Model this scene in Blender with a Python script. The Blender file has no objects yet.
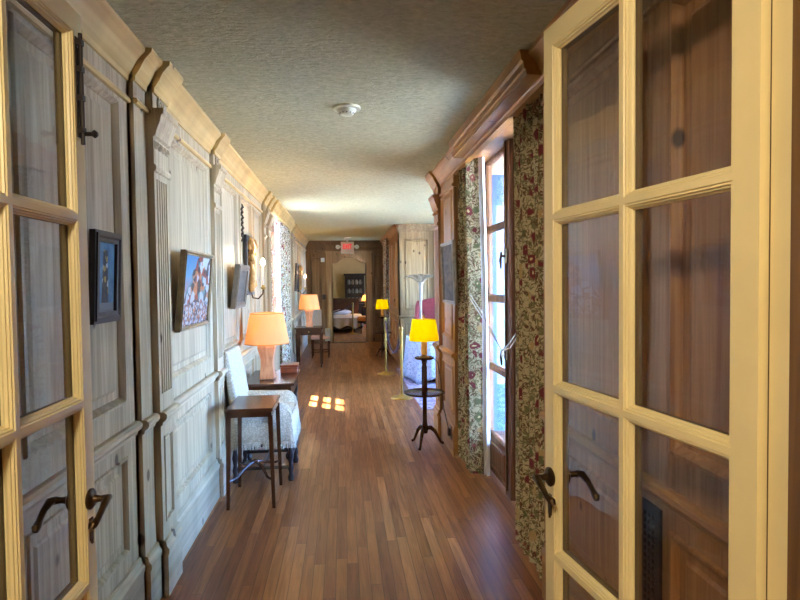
import bpy, bmesh, math, random
from mathutils import Vector, Matrix
random.seed(7)
PI = math.pi
S = bpy.context.scene
COL = S.collection

# ------------------------------------------------------------------ camera
cam_d = bpy.data.cameras.new('camera')
cam_d.sensor_width = 36.0
cam_d.lens = 36.0 * 560.0 / 800.0
cam_d.clip_start = 0.05
cam_d.clip_end = 400
cam = bpy.data.objects.new('camera', cam_d)
COL.objects.link(cam)
YAW, PITCH, ROLL = -0.10101856, 0.03156587, -0.012
cam.matrix_world = (Matrix.Translation((0, 0, 1.6)) @ Matrix.Rotation(YAW, 4, 'Z')
                    @ Matrix.Rotation(PI / 2 - PITCH, 4, 'X') @ Matrix.Rotation(ROLL, 4, 'Z'))
S.camera = cam

# ------------------------------------------------------------------ world, sun, exposure
S.view_settings.view_transform = 'Standard'
S.view_settings.look = 'None'
S.view_settings.gamma = 1.0
S.view_settings.use_curve_mapping = False
S.view_settings.exposure = 1.27
w = bpy.data.worlds.new('sky')
S.world = w
w.use_nodes = True
wn = w.node_tree
wn.nodes.clear()
sky = wn.nodes.new('ShaderNodeTexSky')
sky.sky_type = 'NISHITA'
sky.sun_disc = False
sky.sun_elevation = math.radians(55)
sky.sun_rotation = math.radians(-50)
sky.altitude = 300
bg = wn.nodes.new('ShaderNodeBackground')
bg.inputs['Strength'].default_value = 6.0
wo = wn.nodes.new('ShaderNodeOutputWorld')
tint = wn.nodes.new('ShaderNodeMix')
tint.data_type = 'RGBA'
tint.blend_type = 'MULTIPLY'
tint.inputs[0].default_value = 1.0
tint.inputs[7].default_value = (.60, .86, 1.36, 1)
wn.links.new(sky.outputs[0], tint.inputs[6])
wn.links.new(tint.outputs[2], bg.inputs['Color'])
wn.links.new(bg.outputs[0], wo.inputs['Surface'])
sun_d = bpy.data.lights.new('sun', 'SUN')
sun_d.energy = 60.0
sun_d.angle = math.radians(0.6)
sun_d.color = (1.0, 0.9, 0.74)
sun = bpy.data.objects.new('sun', sun_d)
COL.objects.link(sun)
sdir = Vector((0.76 * math.cos(math.radians(58)), -0.65 * math.cos(math.radians(58)), -math.sin(math.radians(58))))
sun.rotation_euler = sdir.to_track_quat('-Z', 'Y').to_euler()
sun.location = (-20, 20, 40)


def portal(loc, sx, sy, rot):
    d = bpy.data.lights.new('window_portal', 'AREA')
    d.shape = 'RECTANGLE'
    d.size, d.size_y = sx, sy
    d.cycles.is_portal = True
    o = bpy.data.objects.new('window_portal', d)
    o.location = loc
    o.rotation_euler = rot
    COL.objects.link(o)


portal((1.32, 3.85, 1.45), 2.4, 2.2, (0, PI / 2, 0))
portal((-1.26, 8.95, 1.75), 1.7, 2.5, (0, -PI / 2, 0))
portal((3.62, 8.05, 1.48), 2.0, 3.1, (0, PI / 2, 0))
portal((1.32, 13.75, 1.45), 2.2, 1.4, (0, PI / 2, 0))


def point_light(name, loc, energy, color, radius=0.03, parent=None):
    d = bpy.data.lights.new(name, 'POINT')
    d.energy = energy
    d.color = color
    d.shadow_soft_size = radius
    o = bpy.data.objects.new(name, d)
    o.location = loc
    if parent:
        o.parent = parent
    COL.objects.link(o)
    return o


# ------------------------------------------------------------------ materials
def sc(h):
    h = h.lstrip('#')
    v = [int(h[i:i + 2], 16) / 255 for i in (0, 2, 4)]
    return tuple([(c / 12.92 if c <= .04045 else ((c + .055) / 1.055) ** 2.4) for c in v] + [1.0])


class NT:
    def __init__(s, name):
        s.m = bpy.data.materials.new(name)
        s.m.use_nodes = True
        s.t = s.m.node_tree
        s.t.nodes.clear()
        s.out = s.n('ShaderNodeOutputMaterial')

    def n(s, typ, **k):
        nd = s.t.nodes.new(typ)
        for a, b in k.items():
            setattr(nd, a, b)
        return nd

    def l(s, a, b):
        s.t.links.new(a, b)

    def bsdf(s, color=None, rough=.5, spec=.5, metal=0):
        b = s.n('ShaderNodeBsdfPrincipled')
        if color is not None:
            b.inputs['Base Color'].default_value = color
        b.inputs['Roughness'].default_value = rough
        b.inputs['Metallic'].default_value = metal
        b.inputs['Specular IOR Level'].default_value = spec
        s.l(b.outputs[0], s.out.inputs[0])
        return b

    def coords(s, scale=(1, 1, 1), which='Object'):
        tc = s.n('ShaderNodeTexCoord')
        mp = s.n('ShaderNodeMapping')
        mp.inputs['Scale'].default_value = scale
        s.l(tc.outputs[which], mp.inputs[0])
        return mp.outputs[0]

    def noise(s, vec, scale, detail=4, dist=0, rough=.55):
        n = s.n('ShaderNodeTexNoise')
        n.inputs['Scale'].default_value = scale
        n.inputs['Detail'].default_value = detail
        n.inputs['Distortion'].default_value = dist
        n.inputs['Roughness'].default_value = rough
        s.l(vec, n.inputs['Vector'])
        return n.outputs[0]

    def vor(s, vec, scale, feature='F1'):
        n = s.n('ShaderNodeTexVoronoi', feature=feature)
        n.inputs['Scale'].default_value = scale
        s.l(vec, n.inputs['Vector'])
        return n

    def ramp(s, fac, stops, interp='LINEAR'):
        r = s.n('ShaderNodeValToRGB')
        r.color_ramp.interpolation = interp
        el = r.color_ramp.elements
        while len(el) < len(stops):
            el.new(.5)
        for e, (p, c) in zip(el, stops):
            e.position = p
            e.color = c
        s.l(fac, r.inputs[0])
        return r.outputs[0]

    def mix(s, fac, a, b, mode='MIX'):
        m = s.n('ShaderNodeMix', data_type='RGBA', blend_type=mode)
        for sock, v in ((m.inputs[0], fac), (m.inputs[6], a), (m.inputs[7], b)):
            if hasattr(v, 'is_output'):
                s.l(v, sock)
            else:
                sock.default_value = v
        return m.outputs[2]

    def math(s, op, a, b=None, c=None):
        m = s.n('ShaderNodeMath', operation=op)
        for i, v in enumerate((a, b, c)):
            if v is None:
                continue
            if hasattr(v, 'is_output'):
                s.l(v, m.inputs[i])
            else:
                m.inputs[i].default_value = v
        return m.outputs[0]

    def bump(s, b, height, strength=.3, dist=.01):
        n = s.n('ShaderNodeBump')
        n.inputs['Strength'].default_value = strength
        n.inputs['Distance'].default_value = dist
        s.l(height, n.inputs['Height'])
        s.l(n.outputs[0], b.inputs['Normal'])


W1 = (1, 1, 1, 1)
K0 = (0, 0, 0, 1)


def pine(name, light, dark, knot, rough=.5, grain=(26, 26, 1.1)):
    m = NT(name)
    b = m.bsdf(rough=rough, spec=.35)
    v = m.coords(grain)
    g = m.noise(v, 1.0, 6, 1.2)
    base = m.ramp(g, [(.3, dark), (.68, light)])
    v2 = m.coords((3, 3, .35))
    big = m.noise(v2, 1.0, 3)
    base = m.mix(m.ramp(big, [(.35, (.72, .70, .68, 1)), (.65, W1)]), base, base)
    tone = m.ramp(big, [(.32, (.74, .7, .66, 1)), (.66, (1.05, 1.03, 1.0, 1))])
    base = m.mix(1.0, base, tone, 'MULTIPLY')
    v3 = m.coords((5, 5, 3.2))
    kn = m.vor(v3, 1.0).outputs['Distance']
    km = m.ramp(kn, [(.07, W1), (.12, K0)])
    base = m.mix(km, base, knot)
    v4 = m.coords((3.6, 3.6, 1.3))
    m.l(base, b.inputs['Base Color'])
    m.bump(b, g, .12, .004)
    return m.m


M = {}
M['pine'] = pine('limed_pine', sc('c6b699'), sc('9b8a6e'), sc('5a4636'))
M['pine_warm'] = pine('waxed_pine', sc('c29360'), sc('946538'), sc('3a2010'), .42)
M['pine_dark'] = pine('aged_brown_panelling', sc('87643c'), sc('5e432a'), sc('301c0e'), .45)
M['pine_honey'] = pine('honey_pine_moulding', sc('d8bb7c'), sc('c09c5e'), sc('6a4a2c'), .42, (18, .5, 18))
M['waxed_moulding'] = pine('waxed_pine_moulding', sc('bf8e50'), sc('a3733a'), sc('5a3a20'), .4, (18, .5, 18))
M['alcove_pine'] = pine('tan_pine_panelling', sc('a98f68'), sc('876d49'), sc('4f3a24'))
M['pine_rail'] = pine('limed_pine_moulding', sc('cbbb9e'), sc('ab9a7c'), sc('5a4636'), .5, (16, .5, 16))
M['casing'] = pine('brown_doorway_casing', sc('ad8a5e'), sc('84633e'), sc('4a3018'))
M['window_wood'] = pine('weathered_window_wood', sc('9a6a48'), sc('5e3a24'), sc('3a2214'), .5)


def plain(name, col, rough=.5, metal=0, spec=.5, nscale=None, namt=.15, bump=0):
    m = NT(name)
    b = m.bsdf(col, rough, spec, metal)
    v = m.coords()
    g = m.noise(v, nscale or 14, 4)
    lo = tuple(c * (1 - namt) for c in col[:3]) + (1,)
    hi = tuple(min(1, c * (1 + namt)) for c in col[:3]) + (1,)
    m.l(m.ramp(g, [(.3, lo), (.7, hi)]), b.inputs['Base Color'])
    if bump:
        m.bump(b, g, bump, .003)
    return m.m


M['cream'] = plain('cream_gloss_paint', sc('ecdaa4'), .38, nscale=5, namt=.04)
M['door_back'] = plain('brown_varnished_door_back', sc('6b5236'), .45, nscale=9, namt=.2)
M['mahogany'] = plain('dark_mahogany', sc('40200f'), .22, nscale=9, namt=.35)
M['redwood'] = plain('red_brown_mahogany', sc('6b3320'), .28, nscale=9, namt=.3)
M['ebony'] = plain('near_black_wood', sc('241712'), .3, nscale=9, namt=.3)
M['iron'] = plain('black_iron', sc('2a2320'), .45, .6, nscale=30)
M['bronze'] = plain('aged_bronze', sc('5a4630'), .3, .85, nscale=25, namt=.3)
M['brass'] = plain('worn_brass', sc('b5924c'), .38, .85, nscale=8, namt=.2)
M['gilt'] = plain('carved_gilt_wood', sc('b58c50'), .5, .25, nscale=40, namt=.3, bump=.6)
M['white_plastic'] = plain('white_plastic', sc('d9d8cc'), .4, nscale=3, namt=.02)
M['black_plastic'] = plain('black_plastic', sc('171717'), .4)
M['white_wood'] = plain('white_painted_wood', sc('cfc8ba'), .5, nscale=20, namt=.12)
M['red_velvet'] = plain('dusty_red_velvet', sc('842f30'), .8, nscale=30, namt=.18, bump=.3)
M['rope'] = plain('dark_plush_rope', sc('4a2f33'), .8, nscale=60, namt=.3, bump=.5)
M['lining'] = plain('pale_curtain_lining', sc('d9d9d6'), .8, nscale=20, namt=.06)
M['peach'] = plain('peach_seat_fabric', sc('d9a585'), .8, nscale=60, namt=.12, bump=.2)
M['coverlet'] = plain('cream_coverlet', sc('d8b48a'), .85, nscale=25, namt=.1, bump=.3)
M['orange_cloth'] = plain('orange_fabric', sc('d98a3a'), .8, nscale=20, namt=.12)
M['black_cloth'] = plain('black_cloth', sc('15110f'), .8, nscale=20)
M['yellow_wall'] = plain('yellow_cream_wall', sc('cdb27c'), .7, nscale=3, namt=.05)
M['stone'] = plain('pale_terrace_stone', sc('d6cfbe'), .8, nscale=2, namt=.12)
M['leaf'] = plain('tree_foliage', sc('4d6a3a'), .7, nscale=3, namt=.4)
M['cable'] = plain('brown_flex', sc('3a2a20'), .5)
M['cord'] = plain('white_cord', sc('dedad0'), .7)
M['dark_iron_leaf'] = plain('dark_carved_wood', sc('3a2c22'), .5, nscale=30)
M['mirror'] = plain('old_mirror_glass', sc('b8bcc0'), .06, 1.0, nscale=6, namt=.15)
M['stucco'] = plain('blue_grey_stucco', sc('415a78'), .8, nscale=12, namt=.12)
M['shutter'] = plain('faded_blue_shutter_paint', sc('7f92a6'), .7, nscale=20, namt=.2)
M['china'] = plain('dull_white_china', sc('9a968c'), .3, nscale=10, namt=.2)
M['room'] = plain('dim_entry_room_panelling', sc('5c4a38'), .8, nscale=3, namt=.08)

# plaster ceiling
m = NT('rough_plaster_ceiling')
b = m.bsdf(rough=.85, spec=.2)
v = m.coords((1, 1.6, 1))
n1 = m.noise(v, 26, 8, .6, .65)
n2 = m.noise(v, 2.2, 4, .5)
c = m.ramp(n1, [(.3, sc('a39c78')), (.7, sc('cfc8a0'))])
c = m.mix(m.ramp(n2, [(.3, (0.0, 0, 0, 1)), (.7, (.35, .35, .35, 1))]), c, sc('b3b28e'))
m.l(c, b.inputs['Base Color'])
vf = m.coords((18, 60, 18))
n3 = m.noise(vf, 1.0, 6, .5)
hsum = m.math('ADD', m.math('MULTIPLY', n1, .8), m.math('MULTIPLY', n3, .6))
m.bump(b, hsum, .55, .02)
M['ceiling'] = m.m

# plank floor
m = NT('oak_plank_floor')
b = m.bsdf(rough=.33, spec=.5)
tc = m.n('ShaderNodeTexCoord')
sp = m.n('ShaderNodeSeparateXYZ')
m.l(tc.outputs['Object'], sp.inputs[0])
PW = .062
xr = m.math('DIVIDE', sp.outputs[0], PW)
row = m.math('FLOOR', xr)
fx = m.math('FRACT', xr)
wn1 = m.n('ShaderNodeTexWhiteNoise', noise_dimensions='1D')
m.l(row, wn1.inputs['W'])
yy = m.math('ADD', m.math('DIVIDE', sp.outputs[1], 1.15), m.math('MULTIPLY', wn1.outputs['Value'], 7.3))
colr = m.math('FLOOR', yy)
fy = m.math('FRACT', yy)
cb = m.n('ShaderNodeCombineXYZ')
m.l(row, cb.inputs[0]); m.l(colr, cb.inputs[1])
wn2 = m.n('ShaderNodeTexWhiteNoise', noise_dimensions='2D')
m.l(cb.outputs[0], wn2.inputs['Vector'])
base = m.ramp(wn2.outputs['Value'], [(0, sc('7a431d')), (.35, sc('8b5226')), (.7, sc('9a602f')), (1, sc('b07744'))])
mp = m.n('ShaderNodeMapping')
mp.inputs['Scale'].default_value = (38, 2.4, 1)
addv = m.n('ShaderNodeVectorMath', operation='ADD')
m.l(tc.outputs['Object'], addv.inputs[0])
m.l(wn2.outputs['Color'], addv.inputs[1])
m.l(addv.outputs[0], mp.inputs[0])
g = m.noise(mp.outputs[0], 1.0, 6, .8)
base = m.mix(1.0, base, m.ramp(g, [(.3, (.62, .6, .58, 1)), (.7, (1.1, 1.08, 1.05, 1))]), 'MULTIPLY')
seam = m.math('MAXIMUM', m.math('GREATER_THAN', m.math('ABSOLUTE', m.math('SUBTRACT', fx, .5)), .474),
              m.math('GREATER_THAN', m.math('ABSOLUTE', m.math('SUBTRACT', fy, .5)), .4985))
base = m.mix(m.math('MULTIPLY', seam, .8), base, sc('2c1a10'))
m.l(base, b.inputs['Base Color'])
rg = m.ramp(g, [(.3, (.42, .42, .42, 1)), (.7, (.28, .28, .28, 1))])
m.l(rg, b.inputs['Roughness'])
m.bump(b, m.math('SUBTRACT', m.math('MULTIPLY', g, .25), seam), .25, .002)
M['floor'] = m.m


def floral(name, ground, gs=1.0):
    m = NT(name)
    b = m.bsdf(rough=.85, spec=.15)
    v = m.coords((1, 1, 1))
    ds = m.n('ShaderNodeVectorMath', operation='ADD')
    nz = m.n('ShaderNodeTexNoise')
    nz.inputs['Scale'].default_value = 9 * gs
    m.l(v, nz.inputs['Vector'])
    scl = m.n('ShaderNodeVectorMath', operation='SCALE')
    scl.inputs['Scale'].default_value = .09
    m.l(nz.outputs['Color'], scl.inputs[0])
    m.l(v, ds.inputs[0]); m.l(scl.outputs[0], ds.inputs[1])
    dv = ds.outputs[0]
    leaves = m.noise(dv, 17 * gs, 3, 2.2)
    c = m.mix(m.ramp(leaves, [(.50, K0), (.55, W1)]), ground, sc('7a7450'))
    st = m.noise(dv, 11 * gs, 2, 1.5)
    stm = m.ramp(st, [(.46, K0), (.485, W1), (.515, W1), (.54, K0)])
    c = m.mix(stm, c, sc('6b4a38'))
    vv = m.vor(dv, 9 * gs)
    fl = m.ramp(vv.outputs['Distance'], [(.28, W1), (.38, K0)])
    fc = m.n('ShaderNodeSeparateColor')
    m.l(vv.outputs['Color'], fc.inputs[0])
    fcol = m.ramp(fc.outputs[0], [(0, sc('77383a')), (.45, sc('8f574c')), (.6, sc('6a6a48')), (.85, sc('b89a6a'))], 'CONSTANT')
    c = m.mix(fl, c, fcol)
    ctr = m.ramp(vv.outputs['Distance'], [(.08, W1), (.12, K0)])
    c = m.mix(ctr, c, sc('d8c290'))
    m.l(c, b.inputs['Base Color'])
    return m.m


M['floral'] = floral('floral_curtain_cloth', sc('c2b28c'), 1.25)
M['wallpaper'] = floral('pale_floral_curtain_cloth', sc('d8d2c2'), 1.6)

# white woven slipcover
m = NT('white_woven_slipcover')
b = m.bsdf(rough=.9, spec=.1)
v = m.coords()
vo = m.vor(v, 70).outputs['Distance']
m.l(m.ramp(vo, [(.1, sc('d6ccb8')), (.6, sc('b3a994'))]), b.inputs['Base Color'])
m.bump(b, vo, .4, .004)
M['slip'] = m.m

# lace
m = NT('white_lace')
b = m.bsdf(rough=.9, spec=.1)
v = m.coords()
vo = m.vor(v, 24).outputs['Distance']
m.l(m.ramp(vo, [(.2, sc('bfc1c6')), (.32, sc('7f858f')), (.5, sc('b4b7be'))]), b.inputs['Base Color'])
m.bump(b, vo, .5, .005)
M['lace'] = m.m

# rug
m = NT('faded_mauve_rug')
b = m.bsdf(rough=.95, spec=.05)
v = m.coords()
vo = m.vor(v, 9).outputs['Distance']
c = m.ramp(vo, [(.1, sc('6b4f5e')), (.35, sc('b7aab4')), (.7, sc('8e7f8f'))])
m.l(c, b.inputs['Base Color'])
M['rug'] = m.m


def shade_mat(name, col, emis, strength):
    m = NT(name)
    df = m.n('ShaderNodeBsdfDiffuse'); df.inputs[0].default_value = col
    tr = m.n('ShaderNodeBsdfTranslucent'); tr.inputs[0].default_value = col
    em = m.n('ShaderNodeEmission'); em.inputs[0].default_value = emis; em.inputs[1].default_value = strength
    mx = m.n('ShaderNodeMixShader'); mx.inputs[0].default_value = .6
    ad = m.n('ShaderNodeAddShader')
    v = m.coords((1, 1, .05))
    nz = m.noise(v, 90, 2)
    m.l(m.mix(1, col, m.ramp(nz, [(.3, (.86, .86, .86, 1)), (.7, W1)]), 'MULTIPLY'), df.inputs[0])
    m.l(df.outputs[0], mx.inputs[1]); m.l(tr.outputs[0], mx.inputs[2])
    m.l(mx.outputs[0], ad.inputs[0]); m.l(em.outputs[0], ad.inputs[1])
    m.l(ad.outputs[0], m.out.inputs[0])
    return m.m


M['shade_yellow'] = shade_mat('yellow_silk_lampshade', sc('ecdf14'), sc('ffd800'), .06)
M['shade_orange'] = shade_mat('orange_parchment_lampshade', sc('e6c698'), sc('ffb070'), .06)


def emit(name, col, s):
    m = NT(name)
    e = m.n('ShaderNodeEmission')
    e.inputs[0].default_value = col
    e.inputs[1].default_value = s
    m.l(e.outputs[0], m.out.inputs[0])
    return m.m


M['bulb'] = emit('glowing_bulb', sc('ffd9a0'), 14)
M['exit_red'] = emit('lit_red_letters', sc('ff1030'), .7)


def glass(name, tint, rough=0.0, refl=1.0):
    m = NT(name)
    tr = m.n('ShaderNodeBsdfTransparent'); tr.inputs[0].default_value = tint
    gl = m.n('ShaderNodeBsdfGlossy'); gl.inputs['Roughness'].default_value = rough
    fr = m.n('ShaderNodeFresnel')
    ge = m.n('ShaderNodeNewGeometry')
    m.l(m.math('SUBTRACT', 1.5, m.math('MULTIPLY', ge.outputs['Backfacing'], 1.5 - 1 / 1.5)), fr.inputs[0])
    v = m.coords((1, 1, .6))
    nz = m.noise(v, 5, 2)
    bp = m.n('ShaderNodeBump'); bp.inputs['Strength'].default_value = .06; bp.inputs['Distance'].default_value = .02
    m.l(nz, bp.inputs['Height'])
    m.l(bp.outputs[0], gl.inputs['Normal'])
    mx = m.n('ShaderNodeMixShader')
    m.l(m.math('MULTIPLY', fr.outputs[0], refl), mx.inputs[0])
    m.l(tr.outputs[0], mx.inputs[1]); m.l(gl.outputs[0], mx.inputs[2])
    m.l(mx.outputs[0], m.out.inputs[0])
    return m.m


M['glass'] = glass('old_window_glass', (.96, .975, .98, 1), 0, 1.0)
M['door_glass'] = glass('rippled_door_glass', (.95, .95, .95, 1), 0, 1.0)


def painting(name, kind):
    m = NT(name)
    b = m.bsdf(rough=.45, spec=.4)
    tc = m.n('ShaderNodeTexCoord')
    sp = m.n('ShaderNodeSeparateXYZ')
    m.l(tc.outputs['Generated'], sp.inputs[0])
    u, vv = sp.outputs[1], sp.outputs[2]
    v = m.coords((1, 1, 1))
    if kind == 'village':
        skyc = m.ramp(vv, [(.35, sc('e07a45')), (.5, sc('c9a0a8')), (.7, sc('7fb4d6')), (1, sc('4f93c8'))])
        vo = m.vor(m.coords((1, 22, 26)), 1.0)
        s2 = m.n('ShaderNodeSeparateColor'); m.l(vo.outputs['Color'], s2.inputs[0])
        blk = m.ramp(s2.outputs[0], [(0, sc('d8e4ea')), (.25, sc('b8482e')), (.4, sc('2a3a52')), (.55, sc('e8935a')),
                                     (.7, sc('6fa3a8')), (.85, sc('503a34'))], 'CONSTANT')
        crowd = m.vor(m.coords((1, 60, 60)), 1.0)
        s3 = m.n('ShaderNodeSeparateColor'); m.l(crowd.outputs['Color'], s3.inputs[0])
        crc = m.ramp(s3.outputs[1], [(0, sc('e6e6e6')), (.3, sc('39343c')), (.5, sc('9b5a3c')), (.7, sc('8aa0b8')), (.85, sc('d98a50'))], 'CONSTANT')
        edge = m.math('ADD', m.math('MULTIPLY', u, .9), m.math('MULTIPLY', m.noise(v, 12, 3), .25))
        msk = m.math('GREATER_THAN', m.math('SUBTRACT', m.math('MULTIPLY', edge, 1.5), vv), -.12)
        c = m.mix(msk, skyc, blk)
        c = m.mix(m.math('LESS_THAN', m.math('ADD', vv, m.math('MULTIPLY', m.noise(v, 9, 2), .2)), .42), c, crc)
    elif kind == 'figure':
        back = m.ramp(m.noise(v, 16, 3), [(.3, sc('2e6a9c')), (.7, sc('6fa8cf'))])
        dx = m.math('ABSOLUTE', m.math('SUBTRACT', u, .48))
        body = m.math('LESS_THAN', m.math('ADD', dx, m.math('MULTIPLY', vv, .1)), .2)
        body = m.math('MULTIPLY', body, m.math('LESS_THAN', vv, .88))
        pat = m.vor(m.coords((1, 50, 40)), 1.0)
        s3 = m.n('ShaderNodeSeparateColor'); m.l(pat.outputs['Color'], s3.inputs[0])
        pc = m.ramp(s3.outputs[0], [(0, sc('17171f')), (.45, sc('4a3a2a')), (.65, sc('c7a24a')), (.8, sc('1c2a44')), (.92, sc('d8dde2'))], 'CONSTANT')
        c = m.mix(body, back, pc)
        c = m.mix(m.math('LESS_THAN', vv, .14), c, sc('8a8f98'))
    else:
        lo, hi = (sc('3a2c1c'), sc('7d6440')) if kind == 'brown' else (sc('2e3034'), sc('7d7468'))
        c = m.ramp(m.noise(m.coords((1, 2, 5)), 3, 5, .6), [(.3, lo), (.7, hi)])
    c = m.mix(1.0, c, (.55, .55, .55, 1), 'MULTIPLY')
    if kind == 'brown':
        b.inputs['Roughness'].default_value = .75
    m.l(c, b.inputs['Base Color'])
    return m.m


# ------------------------------------------------------------------ mesh helper
class MB:
    def __init__(s, T=None):
        s.bm = bmesh.new()
        s.T = T or (lambda u, v, w: (u, v, w))

    def V(s, p):
        return s.bm.verts.new(s.T(*p))

    def F(s, vs):
        try:
            return s.bm.faces.new(vs)
        except ValueError:
            return None

    def hexa(s, p):
        v = [s.V(q) for q in p]
        for f in ((0, 1, 2, 3), (7, 6, 5, 4), (0, 4, 5, 1), (1, 5, 6, 2), (2, 6, 7, 3), (3, 7, 4, 0)):
            s.F([v[i] for i in f])
        return s

    def box(s, a0, a1, b0, b1, c0, c1):
        return s.hexa([(a0, b0, c0), (a1, b0, c0), (a1, b1, c0), (a0, b1, c0),
                       (a0, b0, c1), (a1, b0, c1), (a1, b1, c1), (a0, b1, c1)])

    def taper(s, x, y, z0, z1, r0, r1, x1=None, y1=None):
        x1 = x if x1 is None else x1
        y1 = y if y1 is None else y1
        return s.hexa([(x - r0, y - r0, z0), (x + r0, y - r0, z0), (x + r0, y + r0, z0), (x - r0, y + r0, z0),
                       (x1 - r1, y1 - r1, z1), (x1 + r1, y1 - r1, z1), (x1 + r1, y1 + r1, z1), (x1 - r1, y1 + r1, z1)])

    def lathe(s, prof, c=(0, 0, 0), n=24, caps=True, flute=0, fn=0):
        rings = []
        for r, z in prof:
            ring = []
            for i in range(n):
                a = 2 * PI * i / n
                rr = r * (1 + (flute * math.cos(fn * a) if flute else 0))
                ring.append(s.V((c[0] + rr * math.cos(a), c[1] + rr * math.sin(a), c[2] + z)))
            rings.append(ring)
        for a, b in zip(rings, rings[1:]):
            for i in range(n):
                s.F([a[i], a[(i + 1) % n], b[(i + 1) % n], b[i]])
        if caps:
            s.F(rings[0][::-1])
            s.F(rings[-1])
        return s

    def tube(s, pts, r, n=8, caps=True):
        pts = [Vector(p) for p in pts]
        rs = r if isinstance(r, (list, tuple)) else [r] * len(pts)
        rings = []
        ref = Vector((0, 0, 1))
        for i, p in enumerate(pts):
            d = (pts[min(i + 1, len(pts) - 1)] - pts[max(i - 1, 0)]).normalized()
            if abs(d.dot(ref)) > .97:
                a = d.cross(Vector((1, 0, 0))).normalized()
            else:
                a = d.cross(ref).normalized()
            bb = d.cross(a).normalized()
            if rings:
                pa = prev_a - d * prev_a.dot(d)
                if pa.length > 1e-6:
                    a = pa.normalized()
                    bb = d.cross(a).normalized()
            prev_a = a
            rings.append([s.V(tuple(p + (a * math.cos(2 * PI * k / n) + bb * math.sin(2 * PI * k / n)) * rs[i])) for k in range(n)])
        for a, b in zip(rings, rings[1:]):
            for k in range(n):
                s.F([a[k], a[(k + 1) % n], b[(k + 1) % n], b[k]])
        if caps:
            s.F(rings[0][::-1])
            s.F(rings[-1])
        return s

    def extr(s, prof, u0, u1):
        """profile of (w, v) points swept along u, closed and capped"""
        a = [s.V((u0, v, w)) for w, v in prof]
        b = [s.V((u1, v, w)) for w, v in prof]
        n = len(prof)
        for i in range(n):
            s.F([a[i], a[(i + 1) % n], b[(i + 1) % n], b[i]])
        s.F(a[::-1])
        s.F(b)
        return s

    def ring(s, u0, u1, v0, v1, prof, cap=True):
        last = None
        for ins, w in prof:
            r = [s.V(q) for q in ((u0 + ins, v0 + ins, w), (u1 - ins, v0 + ins, w), (u1 - ins, v1 - ins, w), (u0 + ins, v1 - ins, w))]
            if last:
                for i in range(4):
                    s.F([last[i], last[(i + 1) % 4], r[(i + 1) % 4], r[i]])
            last = r
        if cap:
            s.F(last)
        return s

    def lattice(s, U, Vr, cols, rows, w0, w1):
        """slab U x Vr between w0 and w1 with rectangular openings cols x rows"""
        us = [U[0]]
        for c in cols:
            us += [c[0], c[1]]
        us.append(U[1])
        for i in range(0, len(us), 2):
            if us[i + 1] - us[i] > 1e-4:
                s.box(us[i], us[i + 1], Vr[0], Vr[1], w0, w1)
        vs = [Vr[0]]
        for r in rows:
            vs += [r[0], r[1]]
        vs.append(Vr[1])
        for c in cols:
            for i in range(0, len(vs), 2):
                if vs[i + 1] - vs[i] > 1e-4:
                    s.box(c[0], c[1], vs[i], vs[i + 1], w0, w1)
        return s

    def grid(s, f, nu, nv, thick=None):
        """surface f(i/nu, j/nv) -> point, closed by a second offset skin if thick is a vector"""
        P = [[s.V(f(i / nu, j / nv)) for j in range(nv + 1)] for i in range(nu + 1)]
        for i in range(nu):
            for j in range(nv):
                s.F([P[i][j], P[i + 1][j], P[i + 1][j + 1], P[i][j + 1]])
        if thick:
            Q = [[s.V(tuple(Vector(f(i / nu, j / nv)) + Vector(thick))) for j in range(nv + 1)] for i in range(nu + 1)]
            for i in range(nu):
                for j in range(nv):
                    s.F([Q[i][j], Q[i][j + 1], Q[i + 1][j + 1], Q[i + 1][j]])
            for i in range(nu):
                s.F([P[i][0], Q[i][0], Q[i + 1][0], P[i + 1][0]])
                s.F([P[i][nv], P[i + 1][nv], Q[i + 1][nv], Q[i][nv]])
            for j in range(nv):
                s.F([P[0][j], P[0][j + 1], Q[0][j + 1], Q[0][j]])
                s.F([P[nu][j], Q[nu][j], Q[nu][j + 1], P[nu][j + 1]])
        return s

    def blob(s, c, r, seg=12, rings=8):
        mt = Matrix.Translation(c) @ Matrix.Diagonal((r[0], r[1], r[2], 1))
        g = bmesh.ops.create_uvsphere(s.bm, u_segments=seg, v_segments=rings, radius=1, matrix=mt)
        return s

    def build(s, name, mat, parent=None, smooth=False, bevel=0, subd=0):
        bmesh.ops.recalc_face_normals(s.bm, faces=s.bm.faces[:])
        me = bpy.data.meshes.new(name)
        s.bm.to_mesh(me)
        s.bm.free()
        me.materials.append(mat)
        o = bpy.data.objects.new(name, me)
        COL.objects.link(o)
        if parent:
            o.parent = parent
        if smooth:
            for p in me.polygons:
                p.use_smooth = True
            try:
                me.set_sharp_from_angle(angle=math.radians(38))
            except Exception:
                pass
        if bevel:
            bv = o.modifiers.new('bevel', 'BEVEL')
            bv.width = bevel
            bv.segments = 2
            bv.limit_method = 'ANGLE'
            bv.angle_limit = math.radians(40)
        if subd:
            sd = o.modifiers.new('sub', 'SUBSURF')
            sd.levels = sd.render_levels = subd
        return o


def struct(o):
    o['kind'] = 'structure'
    return o


def tag(o, label, cat, group=None, kind=None):
    o['label'] = label
    o['category'] = cat
    if group:
        o['group'] = group
    if kind:
        o['kind'] = kind
    return o


def thing(name, label, cat, loc=(0, 0, 0), rz=0, group=None):
    o = bpy.data.objects.new(name, None)
    o.empty_display_size = .1
    o.location = loc
    o.rotation_euler = (0, 0, rz)
    COL.objects.link(o)
    return tag(o, label, cat, group)


def dup(root, loc, label, rz=0):
    def cp(o, par):
        c = o.copy()
        COL.objects.link(c)
        if par:
            c.parent = par
        for ch in o.children:
            cp(ch, c)
        return c
    c = cp(root, None)
    c.location = loc
    c.rotation_euler = (0, 0, rz)
    c['label'] = label
    return c


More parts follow.
